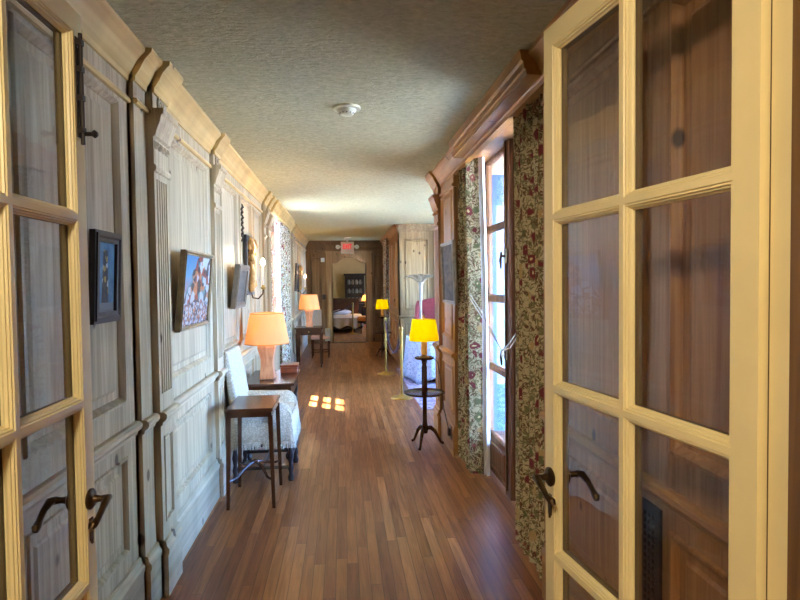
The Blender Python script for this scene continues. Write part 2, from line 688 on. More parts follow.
# ------------------------------------------------------------------ frames (u along wall, v up, w into the room)
CEIL = 2.72
LX, RX, RX2 = -0.97, 1.0, 1.08
TL = lambda u, v, w: (LX + w, u, v)
TR = lambda u, v, w: (RX - w, u, v)
TR2 = lambda u, v, w: (RX2 - w, u, v)
TA = lambda u, v, w: (u, 10.8 - w, v)
TN = lambda u, v, w: (u, 6.0 + w, v)          # alcove near wall, facing +Y
TF = lambda u, v, w: (u, 15.0 - w, v)

PANEL = [(0, 0), (.004, .012), (.016, .014), (.026, .002), (.034, -.008), (.036, -.014), (.07, -.014), (.085, -.006), (.09, -.006)]
LOWP = [(0, 0), (.004, .009), (.014, .010), (.022, 0), (.028, -.012), (.06, -.012), (.072, -.005), (.075, -.005)]


def section(mb, u0, u1, panels, w=0.0, low=True, z_top=2.44, frieze=True):
    """framed and raised panelling from u0 to u1; panels is a list of (u0,u1)"""
    rows = ([(.37, .82)] if low else []) + [(1.06, z_top)]
    mb.lattice((u0, u1), (0, 2.72), panels, rows, w - .018, w)
    for p in panels:
        for r in rows:
            prof = LOWP if r[1] < .9 else PANEL
            if p[1] - p[0] < .2:
                prof = [(a * .35, b) for a, b in prof]
            mb.ring(p[0], p[1], r[0], r[1], [(a, b + w) for a, b in prof])


CROWN = [(0, 2.56), (.010, 2.565), (.012, 2.59), (.020, 2.60), (.036, 2.625), (.050, 2.655), (.056, 2.665), (.078, 2.69),
         (.088, 2.70), (.090, 2.72), (0, 2.72)]
BEAD = [(0, 2.455), (.016, 2.46), (.020, 2.47), (.014, 2.485), (0, 2.49)]
RAIL = [(0, .875), (.010, .885), (.012, .90), (.028, .912), (.034, .925), (.032, .94), (.02, .95), (0, .955)]
BASE = [(0, 0), (.022, 0), (.022, .215), (.028, .222), (.028, .245), (.016, .262), (.012, .285), (0, .30)]


def run(T, segs, prof, name, mat):
    mb = MB(T)
    for u0, u1, w in segs:
        ends = .0
        mb.extr([(a + w if a > 0 else w - .03, z) for a, z in prof], u0 - ends, u1 + ends)
    return struct(mb.build(name, mat))


# ------------------------------------------------------------------ floor, ceiling
mb = MB(); mb.box(-1.3, 3.6, -2.6, 15.1, -.08, 0)
struct(mb.build('floor', M['floor']))
mb = MB(); mb.box(-2.6, 3.0, 15.1, 22.4, -.08, 0)
struct(mb.build('floor_bedroom', M['floor']))
mb = MB(); mb.box(-1.3, 3.7, -2.6, 15.25, CEIL, CEIL + .1)
struct(mb.build('ceiling', M['ceiling']))
mb = MB(); mb.box(-2.6, 3.0, 15.25, 22.4, CEIL, CEIL + .1)
struct(mb.build('ceiling_bedroom', M['yellow_wall']))
mb = MB(); mb.box(-60, 60, -50, 90, -.3, -.15)
struct(mb.build('ground', M['stone']))

# ------------------------------------------------------------------ left wall
WL0, WL1 = 7.7, 10.2
mb = MB(TL)
mb.box(.75, WL0, 0, CEIL, -.16, -.048)
mb.box(WL1, 15.0, 0, CEIL, -.16, -.018)
mb.box(WL0, WL1, 2.56, CEIL, -.16, -.0)
mb.box(WL0, WL1, 0, .93, -.16, -.018)
section(mb, WL0, WL1, [(7.8, 8.9), (9.05, 10.1)], z_top=1.07) if False else None
mb.box(WL0, WL1, 0, .93, -.03, 0)
mb.box(2.78, WL0, 0, CEIL, -.05, -.018)
section(mb, .93, 2.79, [(1.02, 1.70), (1.84, 2.66)], -.03)
mb.box(2.78, 2.95, 0, CEIL, -.04, 0)
section(mb, 3.15, 4.30, [(3.22, 4.16)])
section(mb, 4.48, 6.96, [(4.62, 5.30), (5.44, 6.12), (6.26, 6.84)])
mb.box(6.94, WL0, 0, CEIL, -.03, 0)
mb.box(WL0, WL1, .88, .96, -.16, .02)
section(mb, 10.18, 15.0, [(10.8, 11.7), (11.9, 12.8), (13.0, 13.9), (14.1, 14.8)])
struct(mb.build('wall_left', M['pine']))
segsL = [(.93, 2.79, -.03), (2.78, 2.95, 0), (2.94, 3.18, .035), (3.16, 4.30, 0), (4.29, 4.49, .03), (4.48, 6.96, 0),
         (6.94, 7.1, .03), (7.08, 7.36, 0), (7.34, 7.54, .03), (7.52, 10.2, 0), (10.18, 10.8, 0), (10.8, 10.98, .03), (10.96, 15.0, 0)]
run(TL, segsL + [(7.68, 10.22, .04)], CROWN, 'trim_crown_left', M['pine_honey'])
run(TL, [(a, (7.7 if b == 10.2 else b), c) for a, b, c in segsL], BEAD, 'trim_frieze_bead_left', M['pine_honey'])
run(TL, segsL, RAIL, 'trim_chair_rail_left', M['pine_rail'])
run(TL, segsL, BASE, 'baseboard_left', M['pine_rail'])


def pilaster(T, u0, u1, w, mat, name, flutes=5, console=True):
    mb = MB(T)
    um = (u0 + u1) / 2
    # shaft with flutes cut as a lattice
    fw = (u1 - u0 - .05) / flutes
    cols = [(u0 + .025 + i * fw + fw * .22, u0 + .025 + (i + 1) * fw - fw * .22) for i in range(flutes)]
    mb.lattice((u0, u1), (.96, CEIL), cols, [(1.04, 2.14)], w - .012, w)
    mb.box(u0, u1, 0, CEIL, -.02, w - .012)
    mb.lattice((u0, u1), (0, .96), [(u0 + .045, u1 - .045)], [(.37, .82)], w - .012, w)
    mb.ring(u0 + .045, u1 - .045, .37, .82, [(0, w), (.003, w + .006), (.010, w + .006), (.016, w - .008), (.024, w - .008), (.03, w - .002)])
    # collar, necking, beads
    mb.extr([(w, 2.17), (w + .010, 2.175), (w + .014, 2.19), (w + .010, 2.205), (w, 2.21)], u0 - .008, u1 + .008)
    for i in range(4):
        uu = u0 + (u1 - u0) * (i + .5) / 4
        mb.hexa([(uu - .02, 2.29, w), (uu + .02, 2.29, w), (uu + .02, 2.33, w), (uu - .02, 2.33, w),
                 (uu - .006, 2.303, w + .02), (uu + .006, 2.303, w + .02), (uu + .006, 2.317, w + .02), (uu - .006, 2.317, w + .02)])
    if console:
        pr = [(w, 2.34), (w + .014, 2.35), (w + .022, 2.38), (w + .038, 2.42), (w + .044, 2.45), (w + .056, 2.46), (w + .056, 2.485), (w, 2.485)]
        mb.extr(pr, u0 - .012, u1 + .012)
    # rosette rings in the frieze
    for rr, d in ((.045, .010), (.026, .016)):
        n = 16
        outer = []
        for k in range(n):
            a = 2 * PI * k / n
            outer.append((um + rr * math.cos(a), 2.53 + rr * math.sin(a)))
        mb.tube([(a, z, w + .004) for a, z in outer] + [(outer[0][0], outer[0][1], w + .004)], .006, 6, False)
    return struct(mb.build(name, mat))


pilaster(TL, 2.94, 3.17, .035, M['pine'], 'trim_pilaster_left_1')
pilaster(TL, 4.29, 4.49, .03, M['pine'], 'trim_pilaster_left_2')
pilaster(TL, 6.94, 7.1, .03, M['pine'], 'trim_pilaster_left_3')
pilaster(TL, 7.34, 7.54, .03, M['pine'], 'trim_pilaster_left_4')
pilaster(TL, 10.8, 10.98, .03, M['pine'], 'trim_pilaster_left_5')

# ------------------------------------------------------------------ right wall
mb = MB(TR)
mb.box(.75, 2.68, 0, CEIL, -.3, -.018)
mb.box(2.68, 5.02, 2.60, CEIL, -.3, -.0)
mb.box(2.66, 2.72, 0, CEIL, -.3, 0)
mb.box(5.0, 6.0, 0, CEIL, -.3, -.018)
section(mb, .93, 2.68, [(1.02, 1.62), (1.76, 2.50)])
section(mb, 4.99, 5.66, [(5.06, 5.6)])
mb.box(5.6, 6.0, 0, CEIL, -.02, 0)
struct(mb.build('wall_right', M['pine_warm']))
segR = [(.93, 2.70, 0), (4.98, 5.66, 0), (5.64, 5.90, .03), (5.88, 6.0, 0)]
run(TR, segR, BEAD, 'trim_frieze_bead_right', M['pine_warm'])
run(TR, segR, RAIL, 'trim_chair_rail_right', M['waxed_moulding'])
run(TR, segR, BASE, 'baseboard_right', M['waxed_moulding'])
run(TR, [(.93, 5.66, 0), (5.64, 5.90, .03), (5.88, 6.06, 0)], CROWN, 'trim_crown_right', M['waxed_moulding'])
pilaster(TR, 5.64, 5.90, .03, M['pine_warm'], 'trim_pilaster_right_1')
# pelmet over the curtains
mb = MB(TR)
mb.extr([(.0, 2.60), (.10, 2.60), (.104, 2.625), (.112, 2.632), (.116, 2.66), (.126, 2.672), (.132, 2.705), (.136, 2.719), (0, 2.719)], 2.67, 4.50)
struct(mb.build('trim_pelmet_right', M['waxed_moulding']))

# alcove walls
mb = MB()
mb.box(1.0, 3.7, 5.86, 6.0, 0, CEIL)
struct(mb.build('wall_alcove_near', M['pine']))
mb = MB(lambda u, v, w: (u, 5.86 - w, v))
mb.lattice((1.32, 3.72), (-.2, 3.1), [(1.62, 2.5)], [(.5, 2.4)], .0, .05)
struct(mb.build('wall_exterior', M['stucco']))
mb = MB(lambda u, v, w: (u, 5.86 - w, v))
mb.lattice((1.62, 2.5), (.5, 2.4), [(1.68, 1.88), (1.92, 2.2), (2.24, 2.44)], [(.56, 1.1), (1.15, 1.7), (1.75, 2.34)], .01, .04)
mb.box(1.62, 2.5, .5, 2.4, .001, .006)
struct(mb.build('trim_exterior_shutter', M['shutter']))
mb = MB(TA)
mb.box(RX2, 3.7, 0, CEIL, -.16, -.018)
section(mb, RX2, 3.5, [(1.20, 1.66), (1.98, 2.6), (2.74, 3.3)])
struct(mb.build('wall_alcove_back', M['alcove_pine']))
run(TA, [(RX2 - .02, 3.5, 0)], CROWN, 'trim_crown_alcove', M['alcove_pine'])
run(TA, [(RX2, 3.5, 0)], RAIL, 'trim_chair_rail_alcove', M['alcove_pine'])
run(TA, [(RX2, 3.5, 0)], BASE, 'baseboard_alcove', M['alcove_pine'])
mb = MB()
mb.lattice((6.0, 10.8), (0, CEIL), [(6.5, 9.62)], [(.5, 2.45)], 0, .14)
for vv in mb.bm.verts:
    y, z, x = vv.co
    vv.co = (3.5 + x, y, z)
struct(mb.build('wall_alcove_window_side', M['pine']))
# right wall beyond the alcove
mb = MB(TR2)
mb.lattice((10.83, 15.0), (0, CEIL), [(13.05, 14.45)], [(.35, 2.5)], -.14, -.018)
section(mb, 10.8, 13.0, [(10.95, 11.75), (11.95, 12.8)])
mb.box(12.98, 13.06, 0, CEIL, -.02, 0)
mb.box(14.44, 15.0, 0, CEIL, -.02, 0)
struct(mb.build('wall_right_beyond_alcove', M['pine_warm']))
run(TR2, [(10.8, 15.0, 0)], CROWN, 'trim_crown_right_beyond_alcove', M['pine_warm'])
run(TR2, [(10.8, 13.0, 0)], RAIL, 'trim_chair_rail_right_beyond_alcove', M['pine_warm'])
run(TR2, [(10.8, 13.0, 0)], BASE, 'baseboard_right_beyond_alcove', M['pine_warm'])

# ------------------------------------------------------------------ far wall with doorway
DX0, DX1 = -.27, .60
mb = MB(TF)
mb.box(-1.2, DX0 - .0, 0, CEIL, -.16, -.018)
mb.box(DX1, 1.3, 0, CEIL, -.16, -.018)
mb.box(DX0, DX1, 2.30, CEIL, -.16, -.018)
mb.lattice((-1.0, DX0 - .16), (0, CEIL), [(-.86, -.58)], [(.37, .82), (1.06, 2.2)], -.018, 0)
for r in ((.37, .82), (1.06, 2.2)):
    mb.ring(-.86, -.58, r[0], r[1], [(a * .6, b) for a, b in PANEL])
mb.lattice((DX1 + .16, 1.08), (0, CEIL), [(.83, 1.03)], [(.37, .82), (1.06, 2.35)], -.018, 0)
for r in ((.37, .82), (1.06, 2.35)):
    mb.ring(.83, 1.03, r[0], r[1], [(a * .5, b) for a, b in PANEL])
mb.box(DX0 - .16, DX1 + .16, 2.42, CEIL, -.018, 0)
struct(mb.build('wall_far', M['pine_dark']))
run(TF, [(-.97, 1.08, 0)], CROWN, 'trim_crown_far', M['pine_dark'])
run(TF, [(-.97, 1.08, 0)], [(a, z + .02) for a, z in BEAD], 'trim_frieze_bead_far', M['pine_dark'])
run(TF, [(-.97, DX0 - .17, 0), (DX1 + .17, 1.08, 0)], BASE, 'baseboard_far', M['pine_dark'])
mb = MB(TF)
for a, b_ in ((DX0 - .17, DX0), (DX1, DX1 + .17)):
    mb.box(a, b_, 0, 2.43, -.02, .02)
    mb.box(a + .03, b_ - .03, 0, 2.40, .02, .035)
    mb.box(a + (.15 if a < 0 else 0), b_ - (0 if a < 0 else .15), 0, 2.3, -.16, .02)
mb.box(DX0 - .17, DX1 + .17, 2.28, 2.43, -.02, .02)
mb.box(DX0 - .19, DX1 + .19, 2.40, 2.45, -.02, .05)
# scalloped arch head
n = 28
top = 2.30
for i in range(n):
    a, b2 = i / n, (i + 1) / n
    f = lambda t: 2.12 + .13 * (lambda q: q * q * (3 - 2 * q))(min(1, max(0, (min(t, 1 - t) - .07) / .30))) + .015 * math.sin(PI * t)
    x0, x1 = DX0 + (DX1 - DX0) * a, DX0 + (DX1 - DX0) * b2
    mb.hexa([(x0, f(a), -.04), (x1, f(b2), -.04), (x1, top, -.04), (x0, top, -.04),
             (x0, f(a), .01), (x1, f(b2), .01), (x1, top, .01), (x0, top, .01)])
struct(mb.build('trim_doorway_casing', M['casing']))
mb = MB(TF)
mb.box(-.80, -.62, .0, 2.22, 0, .025)
mb.extr([(0, 2.22), (.03, 2.23), (.055, 2.27), (.06, 2.33), (.07, 2.34), (.07, 2.37), (0, 2.37)], -.83, -.59)
struct(mb.build('trim_pilaster_far', M['pine_dark']))
mb = MB(); mb.box(DX0, DX1, 14.98, 15.16, 0, .015)
struct(mb.build('trim_threshold', M['ebony']))

# bedroom
mb = MB()
mb.box(-2.6, -2.5, 15.16, 22.4, 0, CEIL)
mb.box(2.9, 3.0, 15.16, 17.4, 0, CEIL); mb.box(2.9, 3.0, 18.4, 22.4, 0, CEIL)
mb.box(2.9, 3.0, 17.4, 18.4, 0, 1.1); mb.box(2.9, 3.0, 17.4, 18.4, 2.3, CEIL)
mb.box(-2.6, 3.0, 22.3, 22.4, 0, CEIL)
for x in (-1.4, -.5, .4, 1.3):
    mb.box(x, x + .12, 22.27, 22.3, 0, CEIL)
mb.box(-2.6, -1.1, 15.16, 15.2, 0, CEIL); mb.box(1.1, 3.0, 15.16, 15.2, 0, CEIL)
struct(mb.build('wall_bedroom', M['yellow_wall']))
portal((3.05, 17.9, 1.7), 1.2, 1.0, (0, PI / 2, 0))

# ------------------------------------------------------------------ entry room behind the camera
mb = MB()
mb.box(-1.2, -.76, .75, .885, 0, CEIL); mb.box(.76, 1.2, .75, .885, 0, CEIL); mb.box(-.76, .76, .75, .885, 2.44, CEIL)
struct(mb.build('wall_doorway', M['pine_dark']))
mb = MB()
for sx in (-1, 1):
    mb.box(min(sx * .76, sx * .99), max(sx * .76, sx * .99), .885, .93, 0, CEIL)
mb.box(-.76, .76, .885, .93, 2.42, CEIL)
struct(mb.build('trim_doorway_jamb', M['cream']))
mb = MB()
mb.box(-1.3, -1.2, -2.6, .85, 0, CEIL)
mb.box(1.2, 1.3, -2.6, .85, 0, CEIL)
mb.box(-1.3, 1.3, -2.6, -2.5, 0, CEIL)
struct(mb.build('wall_entry_room', M['room']))
t = thing('ceiling_lamp', 'small round ceiling lamp in the entry room behind the glazed doors', 'lamp', (-.5, -.7, CEIL))
MB().lathe([(.02, 0), (.12, -.01), (.14, -.03), (.13, -.06), (.02, -.07)]).build('lamp_base', M['brass'], t, smooth=True)
MB().blob((0, 0, -.10), (.10, .10, .06)).build('glass_bowl', M['bulb'], t, smooth=True)
point_light('ceiling_lamp_light', (0, 0, -.25), 62, (1, .85, .62), .1, t)


# ------------------------------------------------------------------ glazed double doors
def leaf(name, hinge, lead, side):
    """side: +1 when the local +y faces the corridor"""
    L = math.hypot(lead[0] - hinge[0], lead[1] - hinge[1])
    ang = math.atan2(lead[1] - hinge[1], lead[0] - hinge[0])
    T = lambda u, v, w: (u, w * side, v)
    H = 2.375
    st = .052
    sh = .060
    mun = .016
    gw = (L - st - sh - mun) / 2
    cols = [(sh, sh + gw), (sh + gw + mun, L - st)]
    rows = []
    z = .222
    ph = (2.312 - .222 - 3 * mun) / 4
    for i in range(4):
        rows.append((z, z + ph)); z += ph + mun
    mb = MB(T)
    mb.lattice((0, L), (.012, H), cols, rows, -.010, 0)
    for c_ in cols:
        for r in rows:
            mb.ring(c_[0], c_[1], r[0], r[1], [(0, 0), (.002, -.003), (.006, -.003), (.008, -.008), (.011, -.009), (.013, -.015), (.016, -.018), (.016, -.022), (0, -.022)], False)
    mb.lattice((0, L), (.012, H), cols, rows, -.022, -.010)
    root = struct(mb.build(name, M['cream']))
    root.location = (hinge[0], hinge[1], 0)
    root.rotation_euler = (0, 0, ang)
    mb = MB(T)
    cols2 = [(a + .012, b - .012) for a, b in cols]
    rows2 = [(a + .012, b - .012) for a, b in rows]
    mb.lattice((0, L), (.012, H), cols2, rows2, -.046, -.026)
    mb.build('door_back', M['door_back'], root)
    mb = MB(T)
    for c_ in cols:
        for r in rows:
            mb.box(c_[0] + .003, c_[1] - .003, r[0] + .003, r[1] - .003, -.0255, -.0225)
    mb.build('glass_pane', M['door_glass'], root)
    # lever handles on both faces
    for face, w0, d in (('front', 0, 1), ('back', -.046, -1)):
        mb = MB(T)
        hx, hz = L - .032, .985
        mb.tube([(hx, hz, w0), (hx, hz, w0 + d * .006), (hx, hz, w0 + d * .012), (hx, hz, w0 + d * .013)], [.030, .030, .022, .010], 16)
        mb.tube([(hx, hz, w0 + d * .01), (hx, hz, w0 + d * .03), (hx, hz, w0 + d * .05)], [.013, .009, .012], 10)
        mb.tube([(hx + .008, hz, w0 + d * .05), (hx - .02, hz + .004, w0 + d * .054), (hx - .05, hz - .010, w0 + d * .056), (hx - .078, hz - .028, w0 + d * .054),
                 (hx - .10, hz - .036, w0 + d * .050), (hx - .108, hz - .044, w0 + d * .048)], [.010, .012, .009, .009, .012, .007], 10)
        h = mb.build('door_handle', M['bronze'], root, smooth=True)
        mb = MB(T)
        mb.box(hx - .009, hx + .009, hz - .12, hz - .055, w0, w0 + d * .004)
        mb.tube([(hx, hz - .075, w0), (hx, hz - .075, w0 + d * .007)], .010, 12)
        mb.tube([(hx, hz - .115, w0), (hx, hz - .13, w0 + d * .004)], [.007, .003], 8)
        mb.build('keyhole_plate', M['bronze'], root)
    return root, L, T


rootL, LL, TLf = leaf('door_1', (-.742, .965), (-.737, 1.715), -1)
rootR, LR, TRf = leaf('door_2', (.742, .935), (.634, 1.715), 1)
mb = MB(TLf)
bx_ = LL - .035
mb.box(bx_ - .008, bx_ + .008, 2.02, 2.30, 0, .003)
mb.tube([(bx_, 2.00, .012), (bx_, 2.31, .012)], .006, 8)
for z in (2.04, 2.13, 2.21, 2.285):
    mb.box(bx_ - .009, bx_ + .009, z - .008, z + .008, 0, .018)
mb.tube([(bx_, 2.03, .018), (bx_ + .0, 2.03, .04)], .006, 8)
mb.tube([(bx_, 2.03, .038), (bx_, 2.03, .044), (bx_, 2.03, .052)], [.008, .012, .006], 10)
mb.build('surface_bolt', M['iron'], rootL)

# grille of a radiator seen through the right-hand door
mb = MB(TR)
mb.box(1.63, 1.79, .05, .86, .024, .036)
struct(mb.build('trim_radiator_backing', M['black_plastic']))
mb = MB(TR)
mb.lattice((1.61, 1.80), (.02, .89), [(1.635 + i * .023, 1.635 + i * .023 + .017) for i in range(6)], [(.06 + j * .023, .06 + j * .023 + .017) for j in range(35)], .034, .044)
struct(mb.build('trim_radiator_grille', M['iron']))


# ------------------------------------------------------------------ windows
def window(name, T, U, Z, cols, rows, mat, deep=.05, post=None, handles=True):
    mb = MB(T)
    mb.lattice(U, Z, cols, rows, -deep, 0)
    for c_ in cols:
        for r in rows:
            mb.ring(c_[0], c_[1], r[0], r[1], [(0, 0), (.006, -.006), (.010, -.016), (.012, -.024), (0, -.024)], False)
    root = struct(mb.build(name, mat))
    mb = MB(T)
    for c_ in cols:
        for r in rows:
            mb.box(c_[0] - .004, c_[1] + .004, r[0] - .004, r[1] + .004, -.032, -.026)
    mb.build('glass_pane', M['glass'], root)
    if post:
        mb = MB(T)
        mb.box(post[0], post[1], Z[0], Z[1], 0, .035)
        mb.build('centre_post', mat, root, bevel=.006)
        if handles:
            mb = MB(T)
            pm = (post[0] + post[1]) / 2
            mb.tube([(pm, Z[0] + .05, .042), (pm, Z[1] - .05, .042)], .007, 8)
            for z in (1.08, 1.78):
                mb.box(pm - .028, pm + .028, z - .05, z + .05, .035, .05)
                mb.tube([(pm, z, .05), (pm, z, .075)], .01, 8)
                mb.tube([(pm, z + .03, .075), (pm + .01, z - .03, .078), (pm + .02, z - .09, .072)], [.008, .011, .006], 8)
            mb.build('window_bolt', M['bronze'], root, smooth=True)
    return root


TW = lambda u, v, w: (1.21 - w, u, v)
rows4 = [(.33, .87), (.91, 1.44), (1.48, 2.01), (2.05, 2.58)]
window('window_1', TW, (2.72, 5.0), (.02, 2.66), [(3.24, 3.76), (4.12, 4.64)], rows4, M['window_wood'], post=(3.87, 4.01))
mb = MB(TW)
for a, b_ in ((3.24, 3.76), (4.12, 4.64)):
    mb.ring(a, b_, .06, .28, [(0, 0), (.01, .012), (.02, .012), (.03, 0), (.05, .004)], True)
struct(mb.build('trim_window_kick_panel', M['window_wood']))
TWL = lambda u, v, w: (-1.13 + w, u, v)
window('window_2', TWL, (7.7, 10.2), (.93, 2.60), [(7.9, 8.25), (8.31, 8.66), (9.0, 9.35), (9.41, 9.76)],
       [(1.02, 1.34), (1.39, 1.71), (1.76, 2.08), (2.13, 2.45)], M['window_wood'], post=(8.74, 8.88), handles=False)
TWA = lambda u, v, w: (3.56 - w, u, v)
window('window_3', TWA, (6.5, 9.62), (.5, 2.45), [(6.6 + i * .6, 6.6 + i * .6 + .54) for i in range(5)], [(.57, 1.0), (1.06, 1.49), (1.55, 1.98), (2.04, 2.38)], M['white_wood'], post=None)
TWF = lambda u, v, w: (1.18 - w, u, v)
window('window_4', TWF, (13.05, 14.45), (.35, 2.5), [(13.15, 13.7), (13.8, 14.35)], [(.42, .95), (1.0, 1.53), (1.58, 2.11), (2.16, 2.44)], M['white_wood'], post=None)


# ------------------------------------------------------------------ curtains
def curtain(name, label, x, y0, y1, z0, z1, mat, folds, amp, group=None, gather=.0, lining=None, seed=0):
    rnd = random.Random(seed)
    ph = rnd.random() * 6
    ym = (y0 + y1) / 2

    def f(a, b):
        z = z0 + (z1 - z0) * b
        k = 1 - gather * b
        yy = ym + (y0 - ym + (y1 - y0) * a) * k
        xx = x + amp * math.sin(folds * 2 * PI * a + ph + .5 * math.sin(3 * b)) + .25 * amp * math.sin(folds * 4.6 * PI * a + 2 * b + ph)
        return (xx, yy, z + .004 * math.sin(folds * 2 * PI * a))
    mb = MB()
    mb.grid(f, folds * 10, 22, (.004, 0, 0))
    o = mb.build(name, mat, smooth=True)
    tag(o, label, 'curtain', group)
    if lining:
        def g(a, b):
            p = f(lining[0] + (lining[1] - lining[0]) * a, b)
            return (p[0] + lining[2] + .02 * math.sin(9 * a), p[1] + .05 * a + lining[3], p[2])
        MB().grid(g, 10, 22, (.003, 0, 0)).build('curtain_lining', M['lining'], o, smooth=True)
    return o


G = 'floral curtains at the tall wooden garden window'
curtain('curtain', 'cream floral curtain at the far side of the tall wooden window, near the tripod stand', 1.06, 4.40, 4.96, .03, 2.6, M['floral'], 5, .042, G, .25, (.0, .05, .03, -.03), 1)
curtain('curtain', 'dark floral curtain hanging beside the open right-hand glazed door', 1.06, 2.74, 3.28, .03, 2.6, M['floral'], 6, .045, G, .12, None, 2)
G2 = 'pale floral curtains at the left window'
curtain('curtain', 'narrow pale curtain on the near side of the left-hand window', -1.0, 7.60, 7.80, .04, 2.58, M['wallpaper'], 3, .03, G2, 0, None, 3)
curtain('curtain', 'long pale floral curtain on the far side of the left-hand window', -.98, 8.62, 10.15, .04, 2.58, M['wallpaper'], 9, .035, G2, 0, None, 4)
curtain('curtain', 'pale curtain on the right beside the far doorway, behind the distant yellow lamp', 1.03, 12.98, 13.9, .04, 2.62, M['wallpaper'], 6, .035, None, 0, None, 5)
curtain('curtain', 'patterned curtain at the edge of the alcove panelling above the red wing chair', 1.86, 10.62, 10.72, .04, 2.55, M['floral'], 2, .03, None, 0, None, 6)

# white cords looped across the tall window
mb = MB()
for dz in (0, .035):
    mb.tube([(1.03, 4.50, 1.50 - dz), (1.08, 4.2, 1.32 - dz), (1.13, 3.92, 1.10)], .004, 6)
    mb.tube([(1.13, 3.92, 1.10), (1.09, 3.6, 1.19 - dz), (1.03, 3.25, 1.30 - dz)], .004, 6)
mb.blob((1.135, 3.92, 1.08), (.014, .014, .03))
tag(mb.build('looped_cord', M['cord'], smooth=True), 'thin white cords strung between the two floral curtains across the tall window', 'cord')


# ------------------------------------------------------------------ pictures
def picture(label, u0, u1, z0, z1, mat_frame, kind, T, fw=.03, lean=.05, depth=.03, group=None):
    t = thing('framed_picture', label, 'picture', T((u0 + u1) / 2, z0, 0))
    bx, by, bz = t.location
    a = T(0, 0, 0); bq = T(0, 0, 1)
    sgn = 1 if bq[0] > a[0] else -1

    def L(u, v, w):
        k = (v - z0) / (z1 - z0)
        p = T(u, v, 0.018 + w + lean * k)
        return (p[0] - bx, p[1] - by, p[2] - bz)
    mb = MB(L)
    mb.lattice((u0, u1), (z0, z1), [(u0 + fw, u1 - fw)], [(z0 + fw, z1 - fw)], 0, depth)
    mb.ring(u0 + fw * .25, u1 - fw * .25, z0 + fw * .25, z1 - fw * .25, [(0, depth), (0, depth + .006), (fw * .25, depth + .006), (fw * .75, depth - .012)], False)
    mb.build('picture_frame', mat_frame, t)
    MB(L).box(u0 + fw * .9, u1 - fw * .9, z0 + fw * .9, z1 - fw * .9, .006, depth - .012).build('painting', painting('painting_' + kind, kind), t)
    return t


M['frame_dark'] = plain('dark_ripple_frame', sc('2b2422'), .35, nscale=20, namt=.3)
M['frame_gilt'] = plain('dull_gilt_frame', sc('8a7656'), .4, .3, nscale=20, namt=.3)
M['frame_grey'] = plain('grey_brown_frame', sc('6a5a48'), .45, nscale=12, namt=.3)
TLs = lambda u, v, w: (LX - .03 + w, u, v)
picture('small dark-framed painting of a robed figure on blue, beside the left glazed door', 2.27, 2.53, 1.45, 1.82, M['frame_dark'], 'figure', TLs, .045, .015, .022)
picture('colourful painting of a crowded hill village in a dull gilt frame, left wall', 3.27, 3.95, 1.33, 1.80, M['frame_gilt'], 'village', TL, .026, .045)
picture('deep grey-brown framed picture on the left wall, just before the candle sconce', 4.85, 5.35, 1.39, 1.77, M['frame_grey'], 'grey', TL, .05, .05, .04)
picture('narrow dark framed picture on the far left wall near the second sconce', 11.1, 11.6, 1.45, 2.0, M['frame_dark'], 'grey', TL, .04, .03)
picture('brown framed landscape picture on the right panelling above the yellow lamp', 4.72, 5.3, 1.40, 1.96, M['frame_gilt'], 'brown', TR, .03, .02)


